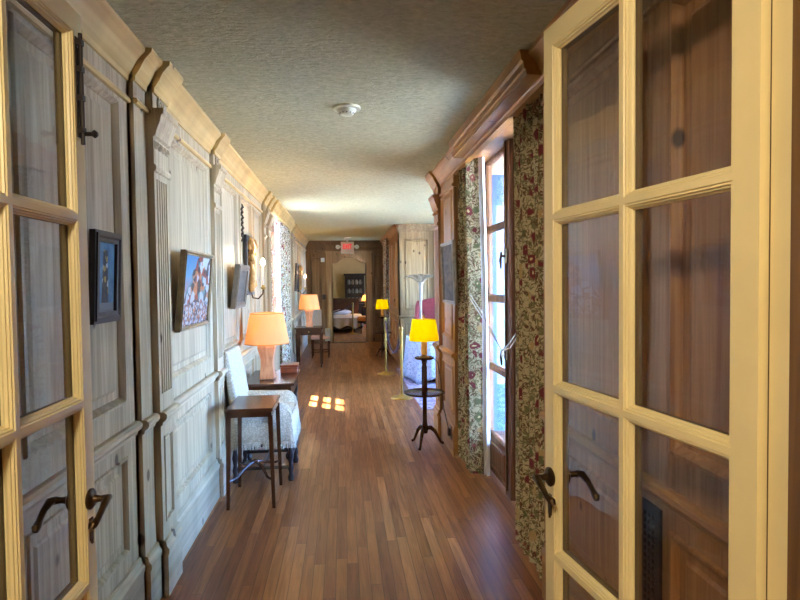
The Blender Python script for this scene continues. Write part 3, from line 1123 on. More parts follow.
# ------------------------------------------------------------------ wall sconces
def sconce(label, y, zc, full=True):
    t = thing('wall_sconce', label, 'sconce', (LX + .002, y, zc), 0, 'carved candle sconces on the left wall')
    Q = lambda u, v, w: (w, u, v)
    mb = MB(Q)
    mb.box(-.20, .20, -.26, .26, 0, .02)
    for sx in (-1, 1):
        mb.box(sx * .20 - .02, sx * .20 + .02, -.28, .28, 0, .035)
    mb.box(-.22, .22, -.30, -.26, 0, .035); mb.box(-.22, .22, .26, .30, 0, .035)
    mb.build('backplate', M['frame_dark'], t, bevel=.004)
    MB(Q).box(-.17, .17, -.24, .24, .02, .024).build('mirror_glass', M['mirror'], t)
    mb = MB(Q)
    rnd = random.Random(3)
    # scrolling acanthus leaves around the frame and a crest
    for k in range(8):
        a = k / 7
        px, pz = -.06 - .07 * math.sin(PI * a), -.24 + .36 * a
        side = (-1) ** k
        mb.tube([(px, pz, .04), (px + side * .035, pz + .04, .075), (px + side * .055, pz + .09, .07), (px + side * .035, pz + .125, .05)],
                [.020, .026, .018, .004], 8)
    mb.tube([(-.08, -.26, .05), (-.13, -.1, .07), (-.10, .05, .075), (-.08, .12, .06)], [.028, .036, .030, .018], 10)
    mb.blob((-.08, .12, .075), (.035, .035, .045))
    for sx in (-1, 1):
        mb.tube([(-.08, .12, .06), (-.08 + sx * .06, .19, .08), (-.08 + sx * .09, .25, .07), (-.08 + sx * .08, .28, .05)], [.020, .032, .024, .004], 8)
    mb.blob((.05, -.14, .20), (.03, .04, .05))
    mb.build('carved_leaves', M['gilt'], t, smooth=True)
    if full:
        mb = MB(Q)
        for k in range(7):
            z = .22 + k * .05
            mb.tube([(-.34, z, .0), (-.35 + .015 * (-1) ** k, z + .03, .022), (-.33, z + .06, .012)], [.009, .013, .005], 8)
        mb.build('crest', M['dark_iron_leaf'], t, smooth=True)
    mb = MB(Q)
    mb.tube([(-.02, -.26, .03), (0, -.33, .05), (.02, -.34, .10), (.03, -.29, .145), (.03, -.24, .15)], .009, 8)
    mb.build('arm', M['bronze'], t, smooth=True)
    c0 = (.15, .03, 0)
    MB().lathe([(.004, -.25), (.022, -.24), (.03, -.225), (.018, -.22), (.015, -.20)], c0, 14).build('drip_pan', M['brass'], t, smooth=True)
    MB().lathe([(.012, -.22), (.012, -.02), (.006, -.005)], c0, 12).build('candle', M['white_wood'], t, smooth=True)
    MB().lathe([(.006, -.005), (.020, .012), (.024, .035), (.015, .06), (.001, .08)], c0, 12).build('flame_bulb', M['bulb'], t, smooth=True)
    point_light('sconce_light', (.15, .03, .10), 6 if full else 8, (1, .62, .28), .02, t)
    return t


sconce('carved gilt sconce with a lit candle bulb above the larger orange lamp', 5.86, 1.79)
sconce('distant gilt sconce with a lit candle bulb, above the far left table', 12.3, 1.72, False)

# ------------------------------------------------------------------ ceiling fittings
t = thing('smoke_detector', 'round cream smoke detector on the ceiling near the camera', 'smoke detector', (.04, 3.62, CEIL))
MB().lathe([(.088, 0), (.090, -.008), (.086, -.016), (.062, -.018), (.060, -.024), (.052, -.030), (.047, -.044), (.040, -.050), (.028, -.052)], n=32).build('housing', plain('cream_detector_plastic', sc('d6d4ae'), .45), t, smooth=True)
mb = MB()
for k in range(12):
    a = 2 * PI * k / 12
    mb.tube([(.044 * math.cos(a), .044 * math.sin(a), -.043), (.049 * math.cos(a), .049 * math.sin(a), -.040)], .005, 6)
mb.build('vents', M['black_plastic'], t)

t = thing('exit_sign', 'white EXIT sign with red letters and two emergency lamps hanging from the ceiling', 'exit sign', (.12, 14.0, CEIL))
MB().box(-.16, .16, -.03, .03, -.39, -.10).build('sign_box', M['white_plastic'], t, bevel=.008)
MB().lathe([(.02, -.10), (.02, -.03), (.075, -.025), (.08, 0)], n=20).build('canopy', M['white_plastic'], t, smooth=True)
for sx in (-1, 1):
    h = MB().tube([(sx * .17, -.0, -.22), (sx * .22, -.01, -.22), (sx * .235, -.06, -.23), (sx * .235, -.085, -.235)], [.02, .045, .055, .05], 16).build('emergency_lamp', M['white_plastic'], t, smooth=True)
fc = bpy.data.curves.new('exit_letters', 'FONT')
fc.body = 'EXIT'
fc.size = .17
fc.extrude = .003
fc.align_x = 'CENTER'
fc.align_y = 'CENTER'
tmp = bpy.data.objects.new('exit_letters', fc)
COL.objects.link(tmp)
bpy.context.view_layer.update()
me = bpy.data.meshes.new_from_object(tmp.evaluated_get(bpy.context.evaluated_depsgraph_get()))
bpy.data.objects.remove(tmp)
me.materials.clear(); me.materials.append(M['exit_red'])
lo = bpy.data.objects.new('exit_letters', me)
lo.location = (0, -.034, -.225)
lo.rotation_euler = (PI / 2, 0, 0)
lo.scale = (.62, 1, 1)
lo.parent = t
COL.objects.link(lo)

tag(MB().box(-.575, -.475, 14.95, 14.998, 2.16, 2.27).build('motion_sensor', M['white_plastic'], bevel=.01), 'small white box on the far wall left of the doorway, high up', 'sensor')
tag(MB().box(-.55, -.47, 14.98, 14.998, 1.17, 1.30).build('light_switch', M['black_plastic'], bevel=.004), 'dark switch plate on the far wall left of the doorway', 'light switch')


# ------------------------------------------------------------------ orange table lamps
def orange_lamp(label, loc):
    t = thing('table_lamp', label, 'lamp', loc, 0, 'orange parchment table lamps on the left')
    mb = MB()
    zs = [0, .02, .05, .12, .19, .25, .30, .32]
    hs = [.068, .068, .066, .056, .058, .070, .082, .078]
    prev = None
    for z, h in zip(zs, hs):
        r = [mb.V((sx * h, sy * h, z)) for sx, sy in ((-1, -1), (1, -1), (1, 1), (-1, 1))]
        if prev:
            for i in range(4):
                mb.F([prev[i], prev[(i + 1) % 4], r[(i + 1) % 4], r[i]])
        else:
            mb.F(r[::-1])
        prev = r
    mb.F(prev)
    mb.build('lamp_base', M['lampwood'], t, bevel=.006)
    MB().lathe([(.012, .32), (.012, .40), (.018, .41), (.018, .46)], n=12).build('socket', M['brass'], t, smooth=True)
    MB().blob((0, 0, .50), (.03, .03, .045)).build('light_bulb', M['bulb'], t, smooth=True)
    mb = MB()
    mb.lathe([(.208, .335), (.155, .622), (.151, .622), (.204, .335), (.208, .335)], n=48, caps=False)
    mb.build('lamp_shade', M['shade_orange'], t, smooth=True)
    mb = MB()
    mb.lathe([(.209, .333), (.209, .341), (.203, .341), (.203, .333), (.209, .333)], n=48, caps=False)
    mb.build('lower_shade_trim', M['orange_cloth'], t)
    mb = MB()
    mb.lathe([(.156, .616), (.156, .624), (.150, .624), (.150, .616), (.156, .616)], n=48, caps=False)
    mb.build('upper_shade_trim', M['orange_cloth'], t)
    point_light('table_lamp_light', (0, 0, .50), 13, (1, .84, .58), .035, t)
    return t


M['lampwood'] = pine('striped_lamp_base_wood', sc('e0a273'), sc('b8653a'), sc('8a4a2a'), .4, (18, 18, 3))
lampA = orange_lamp('large orange parchment lamp on the dark desk behind the white slipcovered chair', (-.725, 5.40, .702))
dup(lampA, (-.655, 10.9, .762), 'distant orange parchment lamp on the far dark table by the left wall', 0)


# ------------------------------------------------------------------ candlestand lamps with yellow shades
def yellow_lamp(label, loc):
    t = thing('table_lamp', label, 'lamp', loc, 0, 'yellow shaded candlestick lamps')
    MB().lathe([(.05, 0), (.052, .008), (.03, .016), (.014, .03), (.018, .05), (.012, .06)], n=20).build('lamp_base', M['brass'], t, smooth=True)
    MB().lathe([(.030, .03), (.030, .04), (.030, .17), (.022, .175)], n=20).build('candle_stem', M['candle'], t, smooth=True)
    MB().blob((0, 0, .26), (.022, .022, .04)).build('light_bulb', M['bulb'], t, smooth=True)
    mb = MB()
    mb.lathe([(.142, .165), (.140, .20), (.113, .37), (.110, .37), (.137, .20), (.139, .165), (.142, .165)], n=96, caps=False, flute=.012, fn=32)
    mb.build('lamp_shade', M['shade_yellow'], t, smooth=True)
    MB().lathe([(.004, .370), (.010, .385), (.012, .40), (.004, .415), (.001, .43)], n=10).build('finial', M['brass'], t, smooth=True)
    mb = MB()
    mb.tube([(0, 0, .17), (0, 0, .372)], .003, 6)
    for k in range(3):
        a = 2 * PI * k / 3
        mb.tube([(0, 0, .368), (.112 * math.cos(a), .112 * math.sin(a), .368)], .002, 6)
    mb.build('shade_carrier', M['brass'], t)
    point_light('yellow_lamp_light', (0, 0, .26), 6.5, (1, .90, .50), .025, t)
    return t


M['vase'] = plain('pale_weathered_vase', sc('8f8678'), .6, nscale=20, namt=.15)
M['candle'] = plain('cream_candle_sleeve', sc('dfa84a'), .5, namt=.05)


def candlestand(label, loc, rz=0, tier=True):
    t = thing('candlestand', label, 'stand', loc, rz, 'dark tripod candlestands holding the yellow lamps')
    MB().lathe([(.026, .12), (.034, .15), (.030, .18), (.022, .24), (.022, .45), (.028, .47), (.026, .49), (.030, .52), (.028, .74), (.022, .76), (.03, .80), (.05, .815)], n=20).build('column', M['mahogany'], t, smooth=True)
    if tier:
        MB().lathe([(.03, .488), (.20, .490), (.212, .498), (.212, .508), (.205, .510), (.198, .505), (.03, .505)], n=48).build('lower_tray', M['mahogany'], t, smooth=True)
    MB().lathe([(.04, .808), (.085, .812), (.098, .822), (.098, .832), (.09, .830), (.03, .829)], n=32).build('top_plate', M['mahogany'], t, smooth=True)
    for k in range(3):
        a = 2 * PI * k / 3
        ca, sa = math.cos(a), math.sin(a)
        pts = [(.02, .175), (.06, .175), (.10, .14), (.135, .075), (.160, .028), (.185, .014)]
        MB().tube([(r * ca, r * sa, z) for r, z in pts], [.020, .022, .018, .013, .012, .014], 10).build('leg', M['mahogany'], t, smooth=True)
    return t


cs = candlestand('dark two-tier tripod stand with a round tray, holding the nearer yellow lamp', (.775, 5.38, 0), math.radians(5))
for c_ in cs.children:
    if not c_.name.startswith('leg'):
        c_.scale = (.95, .95, 1.045)
lampY = yellow_lamp('nearer pleated yellow lamp lit on the two-tier tripod stand', (.775, 5.38, .867))
cs2 = dup(cs, (.83, 12.0, 0), 'distant dark tripod stand under the small yellow lamp near the far doorway', .3)
lampY2 = dup(lampY, (.83, 12.0, .867), 'distant yellow lamp lit near the far doorway, right side')
mb = MB()
mb.tube([(.80, 5.44, .872), (.86, 5.50, .865), (.93, 5.52, .80), (.953, 5.47, .62), (.95, 5.3, .38), (.955, 5.12, .25), (.962, 5.08, .22)], .004, 6)
mb.box(.945, .972, 5.05, 5.10, .18, .24)
tag(mb.build('power_cord', M['cable']), 'thin dark flex running from the yellow lamp down to a plug on the right wall', 'cord')
mb = MB(TR); mb.box(5.03, 5.12, .15, .27, .028, .033)
tag(mb.build('wall_outlet', M['bronze']), 'outlet plate low on the right panelling by the tripod stand', 'outlet')
mb = MB(TLs); mb.box(2.44, 2.56, .07, .15, .022, .028)
tag(mb.build('wall_outlet', M['bronze']), 'outlet plate in the left baseboard near the glazed door', 'outlet')


# ------------------------------------------------------------------ left furniture
t = thing('side_table', 'tall narrow mahogany side table standing nearest on the left', 'table', (-.675, 4.25, 0))
MB().box(-.165, .165, -.235, .25, .695, .72).build('tabletop', M['mahogany'], t, bevel=.004)
mb = MB()
mb.box(-.15, .15, -.22, -.205, .655, .695); mb.box(-.15, .15, .22, .235, .655, .695)
mb.box(-.155, -.14, -.22, .235, .655, .695); mb.box(.14, .155, -.22, .235, .655, .695)
mb.build('apron', M['mahogany'], t)
for sx in (-1, 1):
    for y in (-.21, .225):
        MB().taper(sx * .16, y * 1.04, 0, .66, .011, .016, sx * .145, y).build('leg', M['mahogany'], t)
mb = MB()
for sx in (-1, 1):
    for sy in (-1, 1):
        mb.tube([(sx * .150, sy * .21, .20), (sx * .11, sy * .165, .205), (sx * .07, sy * .08, .24), (sx * .03, sy * .03, .265), (0, 0, .27)], [.008, .010, .012, .011, .010], 8)
mb.blob((0, 0, .275), (.02, .02, .016))
mb.build('cross_stretcher', M['mahogany'], t, smooth=True)

# slipcovered armchair facing the corridor
t = thing('armchair', 'armchair in white woven slipcover with fringe, between the side table and the desk', 'chair', (-.665, 4.81, 0))
mb = MB()
bk = lambda a, z: None
zs = [(.34, -.235, -.17), (.60, -.245, -.175), (.85, -.275, -.215), (1.03, -.300, -.250), (1.065, -.300, -.262)]
prev = None
for z, xa, xb in zs:
    hw = .275 if z < 1.05 else .262
    r = [mb.V((xa, -hw, z)), mb.V((xb, -hw, z)), mb.V((xb, hw, z)), mb.V((xa, hw, z))]
    if prev:
        for i in range(4):
            mb.F([prev[i], prev[(i + 1) % 4], r[(i + 1) % 4], r[i]])
    else:
        mb.F(r[::-1])
    prev = r
mb.F(prev)
mb.build('backrest', M['slip'], t, bevel=.016)
mb = MB()
mb.grid(lambda a, b: (-.17 + .40 * a, -.27 + .54 * b, .545 + .03 * math.sin(PI * a) ** .6 * math.sin(PI * b) ** .6), 10, 10, (0, 0, -.12))
mb.build('seat', M['slip'], t, smooth=True)
for sy in (-1, 1):
    mb = MB()
    y0, y1 = sorted((sy * .205, sy * .285))

    def arm(a, b, y0=y0, y1=y1):
        th = 2 * PI * b
        # rounded top sleeve of cloth following the arm
        x = -.20 + .47 * a
        zt = .665 - .015 * a - .10 * max(0, a - .85) / .15
        return None
    prof = []
    n = 10
    mb2 = mb
    rows_ = []
    for i in range(13):
        a = i / 12
        x = -.22 + .45 * a
        zt = .66 - .01 * a - (.06 * ((a - .85) / .15) ** 2 if a > .85 else 0)
        pts = [(x + .02 * math.sin(a * 3), y0, .34), (x + .012, y0 - .004, .5), (x, y0, zt - .03), (x, y0 + .015, zt - .006), (x, (y0 + y1) / 2, zt),
               (x, y1 - .015, zt - .006), (x, y1, zt - .03), (x + .012, y1 + .004, .5), (x + .02 * math.sin(a * 3), y1, .34)]
        rows_.append([mb.V(p) for p in pts])
    for a, b_ in zip(rows_, rows_[1:]):
        for i in range(8):
            mb.F([a[i], a[i + 1], b_[i + 1], b_[i]])
        mb.F([a[8], a[0], b_[0], b_[8]])
    mb.F(rows_[0]); mb.F(rows_[-1][::-1])
    mb.build('armrest', M['slip'], t, smooth=True)
mb = MB()
# skirt with gentle waves
per = []
for i in range(15): per.append((-.24 + .49 * i / 14, -.292))
for i in range(1, 15): per.append((.25, -.292 + .584 * i / 14))
for i in range(1, 15): per.append((.25 - .49 * i / 14, .292))
for i in range(1, 14): per.append((-.24, .292 - .584 * i / 14))
N = len(per)
rr = []
for zz, o_ in ((.545, -.010), (.44, .0), (.335, .010)):
    rr.append([mb.V((x + (o_ if x > 0 else -o_) * 1 + .004 * math.sin(i * 1.7), y + (o_ if y > 0 else -o_) + .004 * math.cos(i * 2.1), zz)) for i, (x, y) in enumerate(per)])
for a, b_ in zip(rr, rr[1:]):
    for i in range(N):
        mb.F([a[i], a[(i + 1) % N], b_[(i + 1) % N], b_[i]])
skirt = mb.build('slipcover_skirt', M['slip'], t, smooth=True)
so = skirt.modifiers.new('solid', 'SOLIDIFY'); so.thickness = .004
mb = MB()
rnd = random.Random(5)
for i in range(N):
    for s_ in range(4):
        f_ = s_ / 4
        x = per[i][0] + (per[(i + 1) % N][0] - per[i][0]) * f_
        y = per[i][1] + (per[(i + 1) % N][1] - per[i][1]) * f_
        x += .010 if x > 0 else -.010
        y += .010 if y > 0 else -.010
        mb.tube([(x, y, .34), (x + rnd.uniform(-.004, .004), y + rnd.uniform(-.004, .004), .285 + rnd.uniform(-.006, .006))], [.0045, .003], 4)
mb.build('fringe', M['slip'], t)
for sx, sy in ((-1, -1), (-1, 1), (1, -1), (1, 1)):
    MB().lathe([(.022, 0), (.026, .03), (.016, .06), (.024, .10), (.014, .14), (.026, .20), (.016, .26), (.024, .32), (.024, .36)], (sx * .22 - (.0 if sx > 0 else -.0), sy * .23, 0), 12).build('leg', M['ebony'], t, smooth=True)
mb = MB()
mb.tube([(.22, -.23, .14), (.22, -.12, .19), (.22, 0, .17), (.22, .12, .19), (.22, .23, .14)], [.014, .018, .014, .018, .014], 8)
for sy in (-1, 1):
    mb.tube([(-.22, sy * .23, .11), (.22, sy * .23, .11)], .014, 8)
mb.tube([(0, -.23, .11), (0, .23, .11)], .014, 8)
mb.build('stretcher', M['ebony'], t, smooth=True)

# desk
t = thing('desk', 'dark brown desk behind the white slipcovered chair, carrying the large orange lamp', 'desk', (-.69, 5.52, 0))
MB().box(-.235, .235, -.41, .42, .675, .70).build('desktop', M['mahogany'], t, bevel=.005)
MB().box(-.215, .205, -.38, .39, .56, .675).build('apron', M['mahogany'], t)
for sx in (-1, 1):
    for y in (-.36, .36):
        MB().lathe([(.026, 0), (.032, .03), (.018, .06), (.03, .12), (.020, .18), (.034, .24), (.018, .32), (.030, .40), (.022, .46), (.032, .50), (.032, .56)], (sx * .18 + (-.005), y, 0), 14).build('leg', M['ebony'], t, smooth=True)
mb = MB()
for sx in (-1, 1):
    mb.tube([(sx * .18, -.36, .09), (sx * .18, .36, .09)], .016, 8)
for y in (-.36, .36):
    mb.tube([(-.18, y, .09), (0, y, .15), (.18, y, .09)], .014, 8)
mb.build('stretcher', M['ebony'], t, smooth=True)
t = thing('wooden_box', 'flat red-brown wooden box at the far end of the desk behind the lamp', 'box', (-.555, 5.80, .701))
MB().box(-.085, .085, -.10, .10, 0, .055).build('box_body', M['redwood'], t, bevel=.004)
MB().box(-.09, .09, -.105, .105, .057, .080).build('lid', M['redwood'], t, bevel=.005)

# far left table
t = thing('side_table', 'distant dark square-legged table by the left wall, carrying the farther orange lamp', 'table', (-.66, 10.95, 0))
MB().box(-.265, .265, -.27, .27, .735, .76).build('tabletop', M['mahogany'], t, bevel=.004)
MB().box(-.24, .24, -.24, .24, .62, .735).build('apron', M['mahogany'], t)
MB().blob((.0, -.25, .68), (.012, .015, .012)).build('drawer_knob', M['brass'], t)
for sx in (-1, 1):
    for sy in (-1, 1):
        MB().taper(sx * .225, sy * .225, 0, .64, .016, .024).build('leg', M['mahogany'], t)

# far left chair with white back and peach seat
t = thing('side_chair', 'distant chair with white draped back and peach seat beyond the far left table', 'chair', (-.50, 12.25, 0))
MB().box(-.20, .20, -.22, .22, .40, .47).build('seat', M['peach'], t, bevel=.02)
MB().box(-.18, .02, .18, .225, .47, 1.02).build('backrest', M['slip'], t, bevel=.012)
MB().box(.10, .21, -.21, .0, .36, .62).build('throw_cloth', M['slip'], t, bevel=.012)
for sx in (-1, 1):
    for sy in (-1, 1):
        MB().taper(sx * .175, sy * .19, 0, .40, .013, .019).build('leg', M['mahogany'], t)
for sy in (-1, 1):
    MB().box(-.17, .17, sy * .19 - .01, sy * .19 + .01, .12, .14).build('stretcher', M['mahogany'], t)


# ------------------------------------------------------------------ alcove objects
tag(MB().box(.96, 3.1, 6.9, 10.3, .0, .008).build('rug', M['rug']), 'faded mauve patterned rug under the lace-covered table in the alcove', 'rug')


def stanchion(label, loc, h=.98):
    t = thing('rope_stanchion', label, 'stanchion', loc, 0, 'brass rope stanchions')
    MB().lathe([(.15, 0), (.152, .010), (.145, .018), (.09, .030), (.04, .045), (.026, .06)], n=36).build('base', M['brass'], t, smooth=True)
    MB().lathe([(.020, .05), (.020, h - .08), (.024, h - .075), (.024, h - .05), (.016, h - .045)], n=18).build('pole', M['brass'], t, smooth=True)
    MB().lathe([(.014, h - .05), (.026, h - .035), (.030, h - .015), (.024, h), (.010, h + .012)], n=18).build('finial', M['brass'], t, smooth=True)
    return t


st1 = stanchion('nearer brass stanchion post at the edge of the rug', (.785, 7.66, .0))
dup(st1, (.725, 9.73, 0), 'farther brass stanchion post in the corridor, left of the nearer one')
dup(st1, (.29, 17.5, 0), 'brass stanchion post inside the bedroom beyond the far doorway')
mb = MB()
pts = []
for i in range(17):
    a = i / 16
    pts.append((.785 + (.725 - .785) * a, 7.66 + (9.73 - 7.66) * a, .93 - .42 * (1 - (2 * a - 1) ** 2)))
mb.tube(pts, .016, 10)
tag(mb.build('barrier_rope', M['rope'], smooth=True), 'dark plush rope sagging between the two corridor stanchions', 'rope')
mb = MB()
mb.tube([(.29, 17.5, .92), (.0, 17.45, .78), (-.3, 17.4, .70), (-.7, 17.35, .66), (-1.2, 17.3, .68)], .022, 10)
tag(mb.build('barrier_rope', M['rope'], smooth=True), 'dark rope stretched across the foot of the bed from the bedroom stanchion', 'rope')

# lace covered table
t = thing('lace_table', 'small round table under a white lace cloth in the alcove', 'table', (1.36, 8.98, .009))
MB().lathe([(.20, .0), (.20, .02), (.03, .05), (.03, .69), (.15, .70)], n=24).build('pedestal', M['mahogany'], t, smooth=True)
MB().lathe([(.34, .70), (.345, .71), (.345, .72), (.34, .725)], n=40).build('tabletop', M['mahogany'], t, smooth=True)
mb = MB()
n = 96
prof = [(.0, .729), (.2, .729), (.335, .729), (.352, .722), (.36, .69), (.368, .5), (.378, .3), (.39, .12), (.395, .05)]
rings = []
for ri, (r, z) in enumerate(prof):
    ring = []
    for i in range(n):
        a = 2 * PI * i / n
        k = max(0, (.70 - z)) / .65
        rr_ = r + k * (.030 * math.sin(11 * a) + .012 * math.sin(23 * a + 1))
        zz = z + k * .05 * math.sin(4 * a + .6)
        ring.append(mb.V((rr_ * math.cos(a), rr_ * math.sin(a), zz)))
    rings.append(ring)
for a, b_ in zip(rings, rings[1:]):
    for i in range(n):
        mb.F([a[i], a[(i + 1) % n], b_[(i + 1) % n], b_[i]])
o = mb.build('lace_cloth', M['lace'], smooth=True)
o.location = (1.36, 8.98, .009)
so = o.modifiers.new('solid', 'SOLIDIFY'); so.thickness = .003
tag(o, 'white lace tablecloth draped to the rug over the round alcove table', 'tablecloth')

# vase with dried palm fronds
t = thing('palm_vase', 'tall white curved vase with a spread of dried palm fronds on the lace cloth', 'vase', (1.25, 9.0, .741))
MB().lathe([(.05, 0), (.055, .01), (.022, .04), (.018, .2), (.022, .5), (.030, .72), (.045, .86)], n=20).build('vase_body', M['vase'], t, smooth=True)
rnd = random.Random(11)
for k in range(13):
    a = -1 + 2 * k / 12
    dx = a * .27
    mb = MB()
    mb.tube([(0, 0, .82), (dx * .4, rnd.uniform(-.03, .03), .92), (dx * .8, rnd.uniform(-.04, .04), .985 - .03 * a * a), (dx, rnd.uniform(-.05, .05), .97 - .05 * a * a + rnd.uniform(-.02, .03))], [.008, .014, .018, .004], 6)
    mb.build('frond', M['frond'] if 'frond' in M else M.setdefault('frond', plain('dried_palm', sc('80705a'), .8, nscale=40, namt=.25)), t, smooth=True)

# wing chair
t = thing('wing_chair', 'high-backed dusty red wing chair behind the lace-covered table', 'chair', (1.62, 9.95, .009), -.35)
mb = MB()
nn = 12
fr = []
bkp = []
for i in range(nn + 1):
    a = -1 + 2 * i / nn
    zt = 1.30 - .06 * a * a - (.03 if abs(a) > .9 else 0)
    fr.append((a * .31, zt))
vf_ = [mb.V((x, .13 + .05 * (z / 1.3), z)) for x, z in fr] + [mb.V((.31, .13, .40)), mb.V((-.31, .13, .40))]
vb_ = [mb.V((x, .26 + .07 * (z / 1.3), z)) for x, z in fr] + [mb.V((.31, .24, .40)), mb.V((-.31, .24, .40))]
mb.F(vf_); mb.F(vb_[::-1])
k = len(vf_)
for i in range(k):
    mb.F([vf_[i], vf_[(i + 1) % k], vb_[(i + 1) % k], vb_[i]])
mb.build('backrest', M['red_velvet'], t, bevel=.02)
for sx in (-1, 1):
    mb = MB()
    pr = [(.20, .62), (-.08, .64), (-.10, .80), (-.02, 1.0), (.06, 1.18), (.16, 1.25), (.24, 1.24)]
    a = [mb.V((sx * .30, y, z)) for y, z in pr]
    b_ = [mb.V((sx * .355, y, z)) for y, z in pr]
    mb.F(a); mb.F(b_[::-1])
    for i in range(len(pr)):
        mb.F([a[i], a[(i + 1) % len(pr)], b_[(i + 1) % len(pr)], b_[i]])
    mb.build('wing', M['red_velvet'], t, bevel=.014)
    mb = MB()
    mb.tube([(sx * .345, -.36, .60), (sx * .335, .2, .62)], .055, 14)
    mb.box(min(sx * .30, sx * .37), max(sx * .30, sx * .37), -.38, .22, .26, .60)
    mb.build('armrest', M['red_velvet'], t, bevel=.01)
MB().box(-.31, .31, -.36, .20, .24, .38).build('seat_frame', M['red_velvet'], t, bevel=.02)
MB().box(-.29, .29, -.37, .14, .385, .48).build('seat_cushion', M['red_velvet'], t, bevel=.03)
for sx in (-1, 1):
    for y in (-.32, .2):
        MB().taper(sx * .27, y, 0, .26, .016, .026).build('leg', M['mahogany'], t)

# ------------------------------------------------------------------ bedroom things
t = thing('bed', 'low bed with a cream scalloped coverlet in the bedroom beyond the doorway', 'bed', (-.25, 19.2, 0))
MB().box(-.85, .85, -1.15, 1.15, .12, .30).build('bed_base', M['mahogany'], t)
MB().box(-.84, .84, -1.14, 1.14, .30, .46).build('mattress', M['lining'], t, bevel=.03)
mb = MB()
mb.grid(lambda a, b: (-.87 + 1.74 * a, -1.18 + 2.3 * b, .478 + .01 * math.sin(9 * a) * math.sin(7 * b)), 24, 20, (0, 0, -.012))


def scal(a):
    return .13 + .10 * abs(math.sin(a * PI * 3.5)) ** 1.5


mb.grid(lambda a, b: (-.87 + 1.74 * a, -1.185 - .02 * math.sin(a * 40) * (1 - b), scal(a) + (.478 - scal(a)) * b), 60, 4, (0, .01, 0))
for sx in (-1, 1):
    mb.grid(lambda a, b: (sx * (.87 + .01 * math.sin(a * 40) * (1 - b)), -1.18 + 2.3 * a, scal(a) + (.478 - scal(a)) * b), 60, 4, (sx * .008, 0, 0))
mb.build('coverlet', M['coverlet'], t, smooth=True)
MB().box(-.80, .80, 1.16, 1.24, 0, 1.05).build('headboard', M['mahogany'], t, bevel=.02)
MB().blob((.2, .85, .56), (.34, .2, .10)).build('pillow', M['lining'], t, smooth=True)

t = thing('stool', 'round orange upholstered stool at the right inside the bedroom doorway', 'stool', (.66, 17.7, 0))
MB().lathe([(.20, .40), (.235, .42), (.24, .47), (.22, .53), (.10, .56), (.01, .565)], n=28).build('cushion', M['orange_cloth'], t, smooth=True)
MB().lathe([(.215, .34), (.22, .35), (.22, .40), (.20, .405)], n=28).build('seat_rail', M['mahogany'], t, smooth=True)
for k in range(4):
    a = PI / 4 + k * PI / 2
    MB().taper(.16 * math.cos(a), .16 * math.sin(a), 0, .36, .012, .018).build('leg', M['mahogany'], t)

t = thing('display_cabinet', 'dark glazed display cabinet of china against the yellow bedroom wall', 'cabinet', (.45, 21.95, 0))
MB().box(-.42, .42, -.24, .26, 0, .80).build('cabinet_base', M['ebony'], t, bevel=.01)
mb = MB()
mb.box(-.38, .38, .20, .26, .80, 1.92)
mb.box(-.38, -.34, -.12, .26, .80, 1.92); mb.box(.34, .38, -.12, .26, .80, 1.92)
for z in (.80, 1.15, 1.50):
    mb.box(-.34, .34, -.10, .20, z, z + .02)
mb.box(-.42, .42, -.16, .26, 1.88, 1.96)
mb.build('cabinet_carcass', M['ebony'], t)
MB(lambda u, v, w: (u, w, v)).lattice((-.34, .34), (.82, 1.88), [(-.30, -.02), (.02, .30)], [(.86, 1.16), (1.20, 1.50), (1.54, 1.84)], -.14, -.12).build('glazed_door', M['ebony'], t)
G4 = 'white china in the bedroom cabinet'
pl_ = None
for z, shelf in ((.821, 'lowest'), (1.171, 'middle'), (1.521, 'top')):
    for x, place in ((-.22, 'leftmost'), (-.07, 'second from left'), (.08, 'third from left'), (.23, 'rightmost')):
        if pl_ is None:
            mb = MB(); mb.lathe([(.03, 0), (.06, .05), (.065, .12), (.04, .17), (.045, .2)], n=14)
            c_ = pl_ = mb.build('china_jar', M['china'], smooth=True)
        else:
            c_ = pl_.copy(); COL.objects.link(c_)
        c_.location = (.45 + x, 21.97, z)
        tag(c_, 'pale china jar, %s on the %s shelf of the bedroom cabinet' % (place, shelf), 'jar', G4)

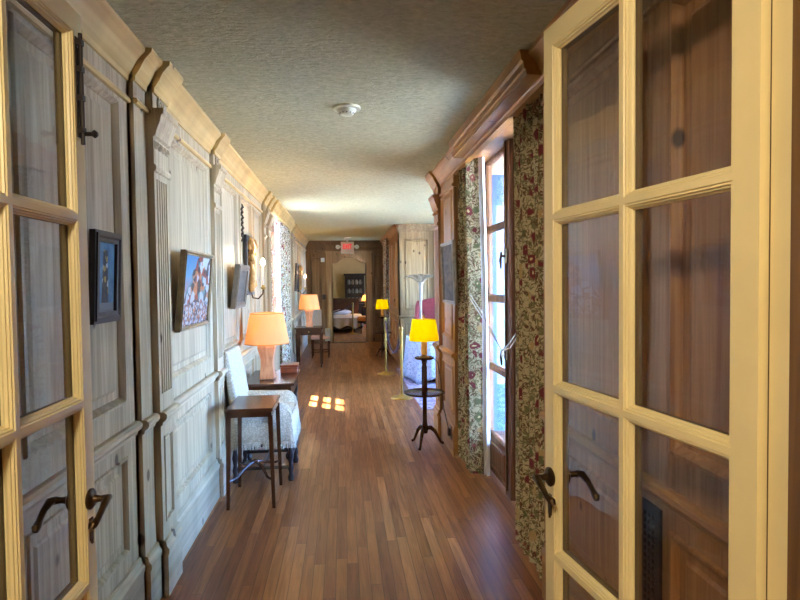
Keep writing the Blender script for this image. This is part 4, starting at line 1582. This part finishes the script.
t = thing('nightstand', 'low dark cabinet left of the display cabinet in the bedroom', 'cabinet', (-.35, 21.9, 0))
MB().box(-.33, .33, -.22, .24, .06, .72).build('body', M['mahogany'], t, bevel=.006)
MB().box(-.36, .36, -.25, .25, .72, .75).build('top', M['mahogany'], t, bevel=.006)
MB().box(-.29, .29, -.235, -.22, .46, .68).build('drawer', M['mahogany'], t, bevel=.004)
for sx in (-1, 1):
    for sy in (-1, 1):
        MB().box(sx * .28 - .025, sx * .28 + .025, sy * .18 - .025, sy * .18 + .025, 0, .06).build('foot', M['ebony'], t)
o = MB().lathe([(.06, 0), (.09, .03), (.11, .12), (.09, .22), (.10, .26)], n=20).build('white_pot', M['white_plastic'], smooth=True)
o.location = (-.30, 21.86, .751)
tag(o, 'white pot standing on the low cabinet in the bedroom', 'pot')

t = thing('table_lamp', 'small warm bedside lamp glimpsed at the right edge of the far doorway', 'lamp', (.80, 20.3, .72))
MB().lathe([(.07, 0), (.07, .02), (.02, .04), (.03, .15), (.015, .24)], n=16).build('lamp_base', M['brass'], t, smooth=True)
MB().lathe([(.15, .22), (.09, .42), (.088, .42), (.148, .22), (.15, .22)], n=28, caps=False).build('lamp_shade', M['shade_orange'], t, smooth=True)
MB().blob((0, 0, .30), (.025, .025, .04)).build('light_bulb', M['bulb'], t, smooth=True)
point_light('bedside_light', (0, 0, .32), 32, (1, .66, .34), .04, t)
t = thing('bedside_table', 'bedside table under the small bedroom lamp', 'table', (.85, 20.35, 0))
MB().box(-.2, .2, -.2, .2, .69, .718).build('tabletop', M['mahogany'], t)
for sx in (-1, 1):
    for sy in (-1, 1):
        MB().taper(sx * .17, sy * .17, 0, .69, .014, .018).build('leg', M['mahogany'], t)

# ------------------------------------------------------------------ outdoors
rnd = random.Random(21)


def tree(loc, h, r):
    o = MB().tube([(0, 0, 0), (.1, 0, h * .3), (0, .1, h * .6)], [.18, .13, .08], 8).build('garden_tree', M['ebony'], smooth=True)
    o.location = loc
    struct(o)
    mb = MB()
    for k in range(120):
        a, b_, c_ = rnd.uniform(0, 2 * PI), rnd.uniform(-1, 1), rnd.random() ** .4
        q = math.sqrt(1 - b_ * b_)
        mb.blob((r * c_ * q * math.cos(a), r * c_ * q * math.sin(a), h * .65 + h * .35 * c_ * b_), (r * .16, r * .14, r * .12), 6, 4)
    mb.build('foliage', M['leaf'], o)


for x, y, h, r in ((9.5, 27, 6, 2.6), (12, 8, 7, 3.0), (-11, 12, 6, 2.6)):
    tree((x, y, -.15), h, r)
